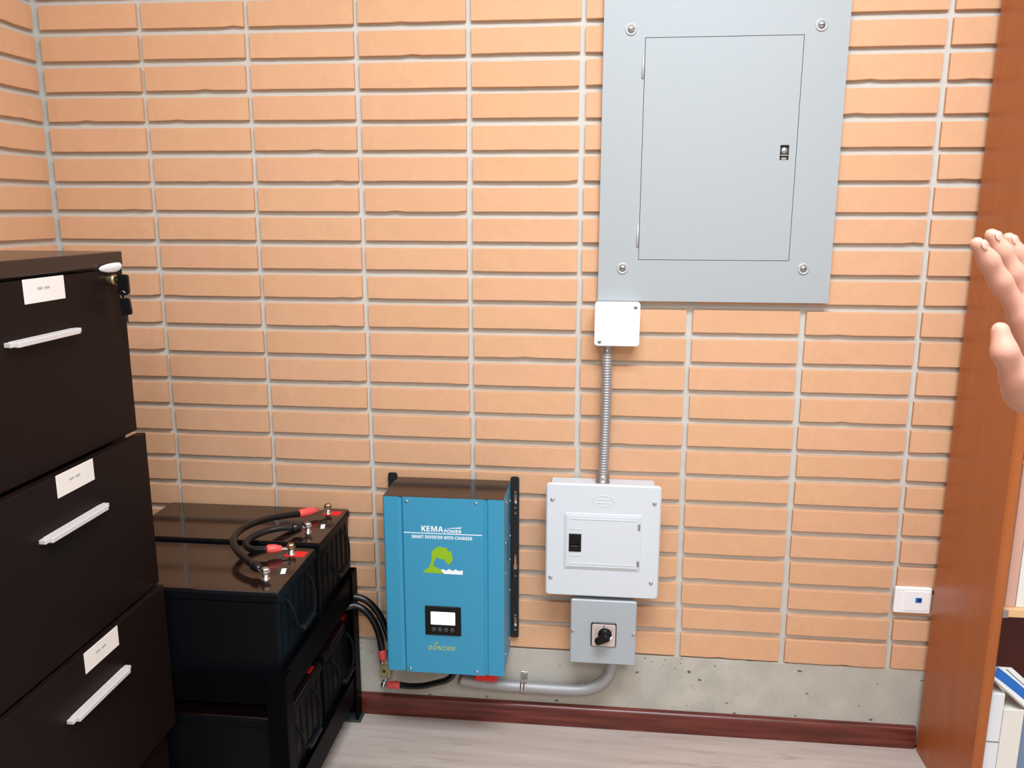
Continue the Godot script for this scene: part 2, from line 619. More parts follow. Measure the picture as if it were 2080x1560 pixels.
# ------------------------------------------------------------------ furniture
func build_cabinet() -> void:
	var t := thing("filing_cabinet", "tall dark brown cabinet of drawers in the left corner", "cabinet", Vector3(0.23, 0, 0.73))
	var za := 0.514
	var zb := 0.955
	var s := begin()
	box2(s, Vector3(0.012, 0.03, za + 0.004), Vector3(0.444, 1.168, zb - 0.004), 0.001)
	obj("body", s, M.cabinet, t)
	s = begin()
	box2(s, Vector3(0.03, 0.0, za + 0.02), Vector3(0.42, 0.03, zb - 0.02))
	obj("base", s, M.cabinet, t)
	s = begin()
	box2(s, Vector3(0.010, 1.186, za - 0.002), Vector3(0.466, 1.2105, zb + 0.004), 0.0015)
	obj("top", s, M.cabinet_top, t)
	s = begin()
	box2(s, Vector3(0.012, 1.168, za + 0.012), Vector3(0.43, 1.186, zb - 0.012))
	obj("spacer_rail", s, M.black, t)
	# x of each front, then its top and bottom
	var fronts := [[0.4645, 1.181, 0.889], [0.480, 0.8845, 0.592], [0.488, 0.5875, 0.295], [0.466, 0.290, 0.035]]
	var hy := [1.0925, 0.7985, 0.5005, 0.2]
	for i in 4:
		var f: Array = fronts[i]
		var x: float = f[0]
		s = begin()
		box2(s, Vector3(x - 0.016, f[2], za), Vector3(x, f[1], zb), 0.001)
		var d := obj("drawer", s, M.cabinet, t)
		if i > 0:
			var q := begin()
			box2(q, Vector3(0.4445, f[2] + 0.02, za + 0.02), Vector3(x - 0.016, f[1] - 0.02, zb - 0.02))
			obj("drawer_box", q, M.black, d)
		# pull: a thin folded bar with stepped ends
		s = begin()
		var y: float = hy[i]
		var z0: float = [0.661, 0.660, 0.658, 0.66][i]
		var z1: float = z0 + 0.163
		box2(s, Vector3(x, y - 0.0045, z0 + 0.010), Vector3(x + 0.0025, y + 0.005, z1 - 0.010), 0.0004)
		box2(s, Vector3(x + 0.0025, y - 0.0035, z0 + 0.010), Vector3(x + 0.016, y + 0.0045, z1 - 0.010), 0.0008)
		box2(s, Vector3(x, y - 0.002, z0), Vector3(x + 0.011, y + 0.0045, z0 + 0.010), 0.0006)
		box2(s, Vector3(x, y - 0.002, z1 - 0.010), Vector3(x + 0.011, y + 0.0045, z1), 0.0006)
		obj("handle", s, M.handle, d, "pale metal pull")
		if i < 3:
			s = begin()
			var ly: float = [1.1635, 0.867, 0.568][i]
			var lz: float = [0.6775, 0.6765, 0.670][i]
			box2(s, Vector3(x, ly - 0.018, lz), Vector3(x + 0.0012, ly + 0.018, lz + 0.094), 0.0004)
			obj("label_card", s, M.card, d, "small white name card")
			s = begin()
			for k in 2:
				box2(s, Vector3(x + 0.0012, ly + 0.001, lz + 0.036 + 0.016 * k), Vector3(x + 0.0014, ly + 0.0045, lz + 0.048 + 0.016 * k))
			obj("print", s, M.faint_print, d)
	s = begin(0)
	lathe(s, Vector3(0.4645, 1.1645, 0.5565), Vector3.RIGHT, [Vector2(0.0095, 0), Vector2(0.0095, 0.010), Vector2(0.0085, 0.0125), Vector2(0.0065, 0.0135), Vector2(0.0, 0.0135)], 20)
	obj("lock", s, M.brass, t, "round brass lock at the corner of the top drawer")

func build_keys() -> void:
	var t := thing("key_bunch", "two black headed keys hanging from the lock of the top drawer", "keys", Vector3(0.48, 1.1, 0.545))
	var s := begin()
	box(s, Vector3(0.4815, 1.1645, 0.5540), Vector3(0.008, 0.007, 0.0022), 0.0005)
	obj("blade", s, M.steel, t)
	s = begin()
	slab(s, Vector3(0.4872, 1.1567, 0.5495), Vector3(0.99, 0.03, -0.1).normalized(), Vector3.UP, round_rect(-0.0088, -0.0185, 0.0095, 0.0165, 0.005), 0.006)
	obj("key_head", s, M.black_plastic, t)
	s = begin(0)
	var ring := PackedVector3Array()
	for k in 25:
		ring.append(Vector3(0.4862, 1.1365, 0.5525) + Vector3(cos(TAU * k / 24) * 0.006, sin(TAU * k / 24) * 0.0085, 0.003 * sin(TAU * k / 24)))
	tube(s, ring, 0.0010, 6, false)
	obj("ring", s, M.steel, t)
	s = begin()
	slab(s, Vector3(0.4882, 1.1195, 0.5495), Vector3(0.99, 0.10, -0.1).normalized(), Vector3(-0.10, 0.99, 0).normalized(), round_rect(-0.0085, -0.0155, 0.0085, 0.0135, 0.004), 0.006)
	obj("key_head", s, M.black_plastic, t)
	s = begin()
	box(s, Vector3(0.4896, 1.0985, 0.5525), Vector3(0.0055, 0.013, 0.002), 0.0005)
	obj("blade", s, M.steel, t)
	var oval_m := mat(c8(248, 248, 250), 0.35)  # plain white for the thin oval shape just above the lock
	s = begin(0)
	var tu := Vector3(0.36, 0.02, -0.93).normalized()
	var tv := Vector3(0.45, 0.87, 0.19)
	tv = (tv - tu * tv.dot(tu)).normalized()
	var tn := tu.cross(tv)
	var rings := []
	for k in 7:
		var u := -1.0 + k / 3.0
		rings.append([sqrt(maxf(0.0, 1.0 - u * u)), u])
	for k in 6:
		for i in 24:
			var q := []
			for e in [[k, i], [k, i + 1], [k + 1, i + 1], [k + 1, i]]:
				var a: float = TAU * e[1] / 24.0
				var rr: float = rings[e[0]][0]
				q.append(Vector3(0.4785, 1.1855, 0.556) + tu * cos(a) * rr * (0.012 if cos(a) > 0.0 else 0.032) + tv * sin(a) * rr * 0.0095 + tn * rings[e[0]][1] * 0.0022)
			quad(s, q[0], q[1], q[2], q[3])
	var o := obj("white_oval", s, oval_m)
	tag(o, "small bright white oval shape under the cabinet top above the lock", "tag")

func build_bookcase() -> void:
	var t := thing("bookcase", "orange brown wooden bookcase along the right edge of the picture", "bookcase", Vector3(2.6, 0, 0.15))
	var s := begin()
	box2(s, Vector3(2.0855, 0.0, 0.0135), Vector3(2.107, 2.05, 0.289), 0.004)
	obj("side_panel", s, M.orange, t)
	s = begin()
	box2(s, Vector3(3.24, 0.0, 0.0135), Vector3(3.262, 2.05, 0.289), 0.0025)
	obj("side_panel", s, M.orange, t)
	s = begin()
	box2(s, Vector3(2.107, 0.0, 0.014), Vector3(3.24, 2.05, 0.024))
	obj("back_panel", s, M.maroon, t, "dark maroon back board")
	for y in [0.05, 0.4855, 0.95, 1.4, 2.03]:
		s = begin()
		box2(s, Vector3(2.1072, y, 0.0242), Vector3(3.2398, y + 0.017, 0.272), 0.0008)
		var b := obj("shelf", s, M.shelf_edge, t)
		if y == 0.4855:
			s = begin()
			box2(s, Vector3(2.1072, y, 0.2722), Vector3(2.122, y + 0.017, 0.276), 0.0008)
			obj("edge_clip", s, M.dull_steel, b)
	# what the lower and the middle shelf hold, next to the side panel
	book("book", "tall pinkish beige book on the middle shelf, behind the bookcase side", Vector3(2.120, 0.5027, 0.07), Vector3(0.020, 0.30, 0.19), c8(205, 160, 142), c8(230, 220, 205))
	book("book", "white book on the middle shelf, right of the beige book", Vector3(2.1412, 0.5027, 0.09), Vector3(0.016, 0.27, 0.17), c8(226, 222, 214), c8(236, 232, 224))
	book("book", "pale grey white binder spine standing lowest right beside the bookcase side", Vector3(2.1085, 0.0672, 0.06), Vector3(0.030, 0.249, 0.212), c8(222, 224, 228), c8(236, 234, 228), 0.205)
	book("book", "thick off white volume standing under the blue striped magazine", Vector3(2.1395, 0.0672, 0.06), Vector3(0.040, 0.215, 0.212), c8(226, 221, 212), c8(238, 234, 226))
	book("book", "blue grey book standing right of the thick off white volume", Vector3(2.1805, 0.0672, 0.06), Vector3(0.030, 0.21, 0.205), c8(112, 132, 160), c8(230, 228, 222))
	s = begin(0)
	lathe(s, Vector3(2.178, 0.5027, 0.235), Vector3.UP, [Vector2(0.0, 0.0), Vector2(0.016, 0.0), Vector2(0.0175, 0.003), Vector2(0.0175, 0.06), Vector2(0.0165, 0.064), Vector2(0.0145, 0.064), Vector2(0.0145, 0.004), Vector2(0.0, 0.004)], 28)
	var cup := obj("cup", s, M.dull_steel)
	tag(cup, "small grey metal cup on the shelf board beside the white book", "cup")
	# magazine lying aslant on the standing books
	var o := thing("magazine", "white magazine with a curved blue band, leaning slantwise on the lower books", "magazine", Vector3(2.15, 0.35, 0.25))
	var e1 := Vector3(0.72, -0.62, 0.06).normalized()
	var nrm := Vector3(0.30, 0.62, 0.72)
	nrm = (nrm - e1 * nrm.dot(e1)).normalized()
	var e2 := nrm.cross(e1).normalized()
	var org := Vector3(2.112, 0.347, 0.268)
	s = begin()
	slab(s, org - nrm * 0.004, e1, e2, PackedVector2Array([Vector2(0, 0), Vector2(0.2, 0), Vector2(0.2, 0.052), Vector2(0.03, 0.052), Vector2(0, 0.03)]), 0.006)
	obj("pages", s, mat(c8(222, 222, 220), 0.6), o)
	s = begin()
	var band := PackedVector2Array()
	for k in 9:
		var x := 0.2 * k / 8.0
		band.append(Vector2(x, 0.006 + 0.006 * sin(x * 16.0)))
	for k in 9:
		var x := 0.2 * (8 - k) / 8.0
		band.append(Vector2(x, 0.026 + 0.007 * sin(x * 16.0 + 0.4)))
	slab(s, org + nrm * 0.002, e1, e2, band, 0.0004)
	obj("blue_band", s, mat(c8(24, 98, 178), 0.4), o)
	s = begin()
	slab(s, org + nrm * 0.002, e1, e2, PackedVector2Array([Vector2(0.02, 0.038), Vector2(0.2, 0.038), Vector2(0.2, 0.0405), Vector2(0.02, 0.0405)]), 0.0004)
	obj("grey_line", s, M.grey_print, o)

func book(called: String, label: String, lo: Vector3, size: Vector3, cover: Color, pages: Color, line_y: float = -1.0) -> void:
	var t := thing(called, label, "book", Vector3(lo.x + size.x / 2, lo.y, lo.z + size.z / 2), "books and binders in the bookcase")
	var s := begin()
	var hi := lo + size
	box2(s, Vector3(lo.x, lo.y, lo.z), Vector3(lo.x + 0.002, hi.y, hi.z), 0.0005)
	box2(s, Vector3(hi.x - 0.002, lo.y, lo.z), Vector3(hi.x, hi.y, hi.z), 0.0005)
	box2(s, Vector3(lo.x, lo.y, hi.z - 0.002), Vector3(hi.x, hi.y, hi.z + 0.0015), 0.001)
	obj("cover", s, mat(cover, 0.5), t)
	s = begin()
	box2(s, Vector3(lo.x + 0.0021, lo.y + 0.002, lo.z + 0.003), Vector3(hi.x - 0.0021, hi.y - 0.004, hi.z - 0.0021))
	obj("pages", s, mat(pages, 0.8), t)
	if line_y > 0.0:
		s = begin()
		box2(s, Vector3(lo.x + 0.0005, line_y, hi.z + 0.0015), Vector3(hi.x - 0.0005, line_y + 0.003, hi.z + 0.0017))
		obj("spine_line", s, M.grey_print, t)

# ------------------------------------------------------------------ wall boxes
func build_electrical_panel() -> void:
	var x0 := 1.2925
	var x1 := 1.796
	var y0 := 1.082
	var y1 := 1.735
	var t := thing("electrical_panel", "large flat grey electrical panel cover with a hinged door, high on the brick wall", "electrical panel", Vector3((x0 + x1) / 2, y0, 0.0))
	var dx0 := 1.3812
	var dx1 := 1.7052
	var dy0 := 1.1748
	var dy1 := 1.6372
	var g := 0.0012
	# cover sheet as a frame round the door opening
	var s := begin()
	var z0 := 0.002
	var zf := 0.015
	for r in [[x0, y0, x1, dy0 - g], [x0, dy1 + g, x1, y1], [x0, dy0 - g, dx0 - g, dy1 + g], [dx1 + g, dy0 - g, x1, dy1 + g]]:
		quad(s, Vector3(r[0], r[1], zf), Vector3(r[2], r[1], zf), Vector3(r[2], r[3], zf), Vector3(r[0], r[3], zf))
	# returns round the outside and the opening
	var ring := func(a0: float, b0: float, a1: float, b1: float, za: float, zb: float, outward: bool):
		var p := [Vector2(a0, b0), Vector2(a1, b0), Vector2(a1, b1), Vector2(a0, b1)]
		for i in 4:
			var u: Vector2 = p[i]
			var v: Vector2 = p[(i + 1) % 4]
			if outward: quad(s, Vector3(u.x, u.y, za), Vector3(v.x, v.y, za), Vector3(v.x, v.y, zb), Vector3(u.x, u.y, zb))
			else: quad(s, Vector3(v.x, v.y, za), Vector3(u.x, u.y, za), Vector3(u.x, u.y, zb), Vector3(v.x, v.y, zb))
	ring.call(x0, y0, x1, y1, z0, zf, true)
	ring.call(dx0 - g, dy0 - g, dx1 + g, dy1 + g, 0.008, zf, false)
	quad(s, Vector3(x0, y0, z0), Vector3(x0, y1, z0), Vector3(x1, y1, z0), Vector3(x1, y0, z0))
	obj("cover", s, M.panel_grey, t)
	s = begin()
	box2(s, Vector3(dx0 - g, dy0 - g, 0.004), Vector3(dx1 + g, dy1 + g, 0.008))
	obj("recess", s, M.panel_dark, t)
	# door with a latch window at its right side
	var lx0 := 1.672
	var lx1 := 1.6905
	var ly0 := 1.387
	var ly1 := 1.418
	s = begin()
	for r in [[dx0, dy0, dx1, ly0], [dx0, ly1, dx1, dy1], [dx0, ly0, lx0, ly1], [lx1, ly0, dx1, ly1]]:
		box2(s, Vector3(r[0], r[1], 0.009), Vector3(r[2], r[3], 0.0148))
	var d := obj("door", s, M.panel_grey, t)
	s = begin()
	box2(s, Vector3(lx0, ly0, 0.0085), Vector3(lx1, ly1, 0.0098))
	obj("latch_recess", s, M.panel_dark, d)
	s = begin(0)
	lathe(s, Vector3(1.6815, 1.4065, 0.0098), Vector3.BACK, [Vector2(0.0075, 0), Vector2(0.0075, 0.002), Vector2(0.006, 0.0034), Vector2(0, 0.0034)], 18)
	s.set_smooth_group(-1)
	box2(s, Vector3(1.6735, 1.3955, 0.0098), Vector3(1.6895, 1.3985, 0.0142), 0.0006)
	box2(s, Vector3(1.6755, 1.3875, 0.0098), Vector3(1.687, 1.393, 0.0125), 0.0006)
	obj("latch", s, M.dull_steel, d, "small metal slide latch")
	for y in [1.581, 1.227]:
		s = begin(0)
		lathe(s, Vector3(dx0 - 0.004, y - 0.024, 0.0155), Vector3.UP, [Vector2(0, 0), Vector2(0.0028, 0), Vector2(0.0028, 0.0475), Vector2(0, 0.0475)], 12)
		s.set_smooth_group(-1)
		box2(s, Vector3(dx0 - 0.0065, y - 0.022, 0.0145), Vector3(dx0 - 0.002, y + 0.022, 0.0165), 0.0004)
		obj("hinge", s, M.screw_paint, t)
	for p in [Vector2(1.350, 1.655), Vector2(1.739, 1.656), Vector2(1.346, 1.155), Vector2(1.738, 1.157)]:
		s = begin(0)
		lathe(s, Vector3(p.x, p.y, zf), Vector3.BACK, [Vector2(0.0125, 0), Vector2(0.0122, 0.0022), Vector2(0.0095, 0.0030), Vector2(0.0085, 0.0012), Vector2(0.0, 0.0012)], 24)
		var sc := obj("cover_screw", s, M.screw_paint, t)
		s = begin(0)
		lathe(s, Vector3(p.x, p.y, zf + 0.0012), Vector3.BACK, [Vector2(0.0068, 0), Vector2(0.0066, 0.0022), Vector2(0.005, 0.0032), Vector2(0, 0.0034)], 20)
		s.set_smooth_group(-1)
		obj("screw_head", s, M.dull_steel, sc)
		s = begin()
		var a := rng.randf_range(-0.5, 0.5)
		box(s, Vector3(p.x, p.y, zf + 0.0044), Vector3(0.011, 0.0016, 0.0009), 0.0, Basis(Vector3.BACK, a))
		obj("slot", s, M.panel_dark, sc)

func build_junction_box() -> void:
	var t := thing("junction_box", "small square white junction box just below the large grey panel", "junction box", Vector3(1.337, 0.984, 0.0))
	var s := begin()
	plate(s, 1.2895, 0.9855, 1.3845, 1.0805, 0.0015, 0.0445, 0.006, 0.001)
	obj("box_body", s, M.white_box, t)
	s = begin()
	plate(s, 1.2868, 0.9838, 1.3868, 1.0838, 0.0447, 0.0500, 0.0075, 0.0016, 6)
	obj("cover", s, M.white_box, t)
	for p in [Vector2(1.3765, 1.0715), Vector2(1.2985, 0.9935)]:
		s = begin()
		screw_head(s, Vector3(p.x, p.y, 0.050), Vector3.BACK, 0.0042, 0.002)
		var o := obj("screw", s, M.dull_steel, t)
		s = begin()
		box(s, Vector3(p.x, p.y, 0.0521), Vector3(0.0062, 0.0012, 0.0006))
		obj("slot", s, M.panel_dark, o)

func build_breaker_box() -> void:
	var t := thing("breaker_box", "white breaker box with one black switch, between the conduits right of the blue inverter", "breaker box", Vector3(1.316, 0.388, 0.0))
	var x0 := 1.1842
	var x1 := 1.4478
	var y0 := 0.3885
	var y1 := 0.6662
	var zf := 0.0735
	var s := begin()
	box2(s, Vector3(1.1945, 0.4005, 0.0015), Vector3(1.4345, 0.6575, 0.0655), 0.0015)
	obj("box_body", s, M.breaker_white, t)
	s = begin()
	plate(s, x0, y0, x1, y1, 0.0657, zf, 0.009, 0.0032, 6)
	obj("cover", s, M.breaker_white, t)
	# shallow raised surround, then the door with its own raised field
	s = begin()
	plate(s, 1.2275, 0.4585, 1.4045, 0.5965, zf, zf + 0.0022, 0.003, 0.0014)
	obj("door_surround", s, M.breaker_white, t)
	s = begin()
	# door as four pieces round the switch opening
	var ox0 := 1.2385
	var ox1 := 1.267
	var oy0 := 0.503
	var oy1 := 0.547
	var za := zf + 0.0023
	var zb := zf + 0.0052
	for r in [[1.2385, 0.4655, 1.3985, oy0], [1.2385, oy1, 1.3985, 0.5905], [ox1, oy0, 1.3985, oy1]]:
		box2(s, Vector3(r[0], r[1], za), Vector3(r[2], r[3], zb))
	box2(s, Vector3(1.2325, 0.4655, za), Vector3(1.2385, 0.5905, zb))
	var d := obj("door", s, M.breaker_white, t)
	for rb in [[1.241, 1.393, 0.4735, 0.0012], [1.241, 1.393, 0.5835, 0.0012], [1.238, 1.270, 0.4935, 0.0009], [1.238, 1.270, 0.559, 0.0009]]:
		s = begin()
		box2(s, Vector3(rb[0], rb[2] - rb[3], zb), Vector3(rb[1], rb[2] + rb[3], zb + 0.0011), 0.0005)
		obj("pressed_rib", s, M.breaker_white, d)
	for y in [0.569, 0.479]:
		s = begin()
		box2(s, Vector3(1.3962, y - 0.0075, zb - 0.002), Vector3(1.4015, y + 0.0075, zb + 0.0012), 0.0005)
		obj("hinge", s, M.dull_steel, d)
	s = begin()
	box2(s, Vector3(ox0, oy0, zf + 0.0024), Vector3(ox1, oy1, zb + 0.0018), 0.001)
	var b := obj("breaker", s, M.black_plastic, t, "black plastic breaker with a toggle")
	s = begin()
	box2(s, Vector3(ox0 + 0.004, 0.512, zb + 0.0018), Vector3(ox1 - 0.004, 0.520, zb + 0.0075), 0.0012)
	obj("toggle", s, M.black_plastic, b)
	for p in [Vector2(1.199, 0.627), Vector2(1.4325, 0.6255), Vector2(1.1965, 0.434), Vector2(1.431, 0.4305)]:
		s = begin()
		screw_head(s, Vector3(p.x, p.y, zf), Vector3.BACK, 0.0048, 0.003)
		obj("screw", s, M.steel, t)
	# embossed oval badge above the door
	s = begin(0)
	var ring := PackedVector3Array()
	for k in 41:
		ring.append(Vector3(1.316 + cos(TAU * k / 40) * 0.0235, 0.627 + sin(TAU * k / 40) * 0.0125, zf))
	tube(s, ring, 0.0010, 6, false)
	s.set_smooth_group(-1)
	for y in [0.631, 0.6225]:
		box2(s, Vector3(1.301, y - 0.0018, zf - 0.0002), Vector3(1.331, y + 0.0018, zf + 0.0007), 0.0003)
	obj("embossed_badge", s, M.breaker_white, t)

func build_switch_box() -> void:
	var t := thing("rotary_switch_box", "grey metal box with a black rotary changeover knob, under the white breaker box", "switch box", Vector3(1.322, 0.217, 0.0))
	var s := begin()
	box2(s, Vector3(1.250, 0.2195, 0.0015), Vector3(1.3955, 0.379, 0.069), 0.001)
	obj("box_body", s, M.switch_grey, t)
	s = begin()
	box2(s, Vector3(1.2455, 0.2165, 0.0692), Vector3(1.4005, 0.3808, 0.0752), 0.0022)
	obj("cover", s, M.switch_grey, t)
	for p in [Vector2(1.2515, 0.3005), Vector2(1.3945, 0.2985)]:
		s = begin()
		screw_head(s, Vector3(p.x, p.y, 0.0752), Vector3.BACK, 0.0040, 0.003)
		obj("screw", s, M.steel, t)
	s = begin()
	plate(s, 1.294, 0.2635, 1.3545, 0.325, 0.0752, 0.0785, 0.005, 0.001)
	var bz := obj("bezel", s, M.black, t)
	s = begin()
	plate(s, 1.2968, 0.2655, 1.3522, 0.3215, 0.0785, 0.0795, 0.003, 0.0003)
	obj("dial_plate", s, M.dial, bz, "pale metal dial plate")
	text("dial_mark", "0", Vector3(1.3245, 0.3165, 0.0796), 0.0035, 0.005, M.panel_dark, bz)
	text("dial_mark", "1", Vector3(1.3055, 0.3075, 0.0796), 0.0022, 0.005, M.grey_print, bz)
	text("dial_mark", "2", Vector3(1.3435, 0.3075, 0.0796), 0.0035, 0.005, M.grey_print, bz)
	s = begin(0)
	var kc := Vector3(1.3275, 0.2965, 0.0795)
	lathe(s, kc, Vector3.BACK, [Vector2(0.0165, 0), Vector2(0.0160, 0.006), Vector2(0.0135, 0.009), Vector2(0.0, 0.009)], 28)
	var k := obj("knob", s, M.black_plastic, t, "black pointer knob")
	# grip bar: a rounded lever pointing to the lower left
	s = begin(0)
	var dir := Vector3(-0.88, -0.47, 0).normalized()
	var p0 := kc + Vector3(0, 0, 0.017) - dir * 0.010
	var p1 := kc + Vector3(0, 0, 0.019) + dir * 0.026
	var path := PackedVector3Array()
	var radii := []
	for i in 13:
		var u := i / 12.0
		path.append(p0.lerp(p1, u))
		radii.append(lerpf(0.0115, 0.0088, u) * sqrt(clampf(1.0 - pow(absf(2.0 * u - 1.0), 9.0), 0.05, 1.0)))
	tube(s, path, radii, 16)
	obj("grip", s, M.black_plastic, k)
	s = begin()
	box(s, p0 - dir * 0.004 + Vector3(0.0015, 0.0, 0.0108), Vector3(0.0035, 0.0072, 0.002), 0.0004, Basis(Vector3.BACK, -0.45))
	obj("marker", s, M.white_print, k)

func ribbed(pts: Array, r: float, depth: float, pitch: float) -> Array:
	var path := evenly(smooth_path(pts, 12), pitch / 4.0)
	var radii := []
	for i in path.size():
		radii.append(r - depth * [0.0, 0.35, 1.0, 0.35][i % 4])
	return [path, radii]

func build_conduits() -> void:
	# upper run: junction box to breaker box
	var t := thing("flexible_conduit", "straight vertical ribbed grey metal conduit from the white junction box down to the breaker box", "conduit", Vector3(1.318, 0.66, 0.03))
	var rb := ribbed([Vector3(1.3165, 0.968, 0.029), Vector3(1.317, 0.86, 0.030), Vector3(1.316, 0.76, 0.031), Vector3(1.314, 0.672, 0.031)], 0.0122, 0.0022, 0.0062)
	var s := begin(0)
	tube(s, rb[0], rb[1], 18)
	obj("hose", s, M.conduit, t)
	for p in [[Vector3(1.3165, 0.9855, 0.029), -1.0, 0.0125], [Vector3(1.3135, 0.6577, 0.031), 1.0, 0.0155]]:
		s = begin(0)
		var r: float = p[2]
		lathe(s, p[0], Vector3(0, p[1], 0), [Vector2(0, 0), Vector2(r + 0.0012, 0), Vector2(r + 0.0012, 0.004), Vector2(r, 0.005), Vector2(r, 0.021), Vector2(r - 0.001, 0.022), Vector2(0, 0.022)], 22)
		var c := obj("connector", s, M.dull_steel, t, "cast metal conduit connector")
		s = begin()
		screw_head(s, Vector3(p[0].x, p[0].y + p[1] * 0.014, p[0].z + r - 0.0005), Vector3.BACK, 0.0032, 0.003)
		obj("screw", s, M.steel, c)
	# lower run: from under the inverter along the plinth and up into the switch box
	var u := thing("flexible_conduit", "curved ribbed grey conduit along the wall base, from the inverter up to the switch box", "conduit", Vector3(1.15, 0.1, 0.02))
	rb = ribbed([Vector3(0.972, 0.137, 0.045), Vector3(1.005, 0.124, 0.034), Vector3(1.06, 0.1125, 0.0225), Vector3(1.13, 0.1085, 0.0185), Vector3(1.23, 0.108, 0.0185), Vector3(1.283, 0.114, 0.022), Vector3(1.322, 0.137, 0.029), Vector3(1.343, 0.172, 0.035), Vector3(1.350, 0.219, 0.037)], 0.0152, 0.0008, 0.0042)
	s = begin(0)
	tube(s, rb[0], rb[1], 20)
	obj("hose", s, M.conduit, u)
	# strap
	var c := thing("conduit_clamp", "small bright metal strap holding the curved conduit to the wall base", "clamp", Vector3(1.13, 0.1, 0.0))
	s = begin(0)
	var arc := []
	for k in 15:
		var a := deg_to_rad(-95.0 + 190.0 * k / 14.0)
		arc.append(Vector2(0.0185 + cos(a) * 0.0166, 0.1085 + sin(a) * 0.0166))
	for off in [-0.0042, 0.0042]:
		for k in 14:
			var p: Vector2 = arc[k]
			var q: Vector2 = arc[k + 1]
			var pi := p + (Vector2(0.0185, 0.1085) - p).normalized() * 0.0011
			var qi := q + (Vector2(0.0185, 0.1085) - q).normalized() * 0.0011
			var xa: float = 1.1295 + off - 0.0038
			var xb: float = 1.1295 + off + 0.0038
			quad(s, Vector3(xa, p.y, p.x), Vector3(xb, p.y, p.x), Vector3(xb, q.y, q.x), Vector3(xa, q.y, q.x))
			quad(s, Vector3(xb, pi.y, pi.x), Vector3(xa, pi.y, pi.x), Vector3(xa, qi.y, qi.x), Vector3(xb, qi.y, qi.x))
			quad(s, Vector3(xa, pi.y, pi.x), Vector3(xa, p.y, p.x), Vector3(xa, q.y, q.x), Vector3(xa, qi.y, qi.x))
			quad(s, Vector3(xb, p.y, p.x), Vector3(xb, pi.y, pi.x), Vector3(xb, qi.y, qi.x), Vector3(xb, q.y, q.x))
	obj("band", s, M.steel, c)
	s = begin()
	box2(s, Vector3(1.1215, 0.1245, -0.0028), Vector3(1.1375, 0.141, 0.003), 0.0006)
	obj("tab", s, M.steel, c)
	s = begin()
	screw_head(s, Vector3(1.1295, 0.1335, 0.003), Vector3.BACK, 0.0042, 0.003)
	obj("screw", s, M.dull_steel, c)

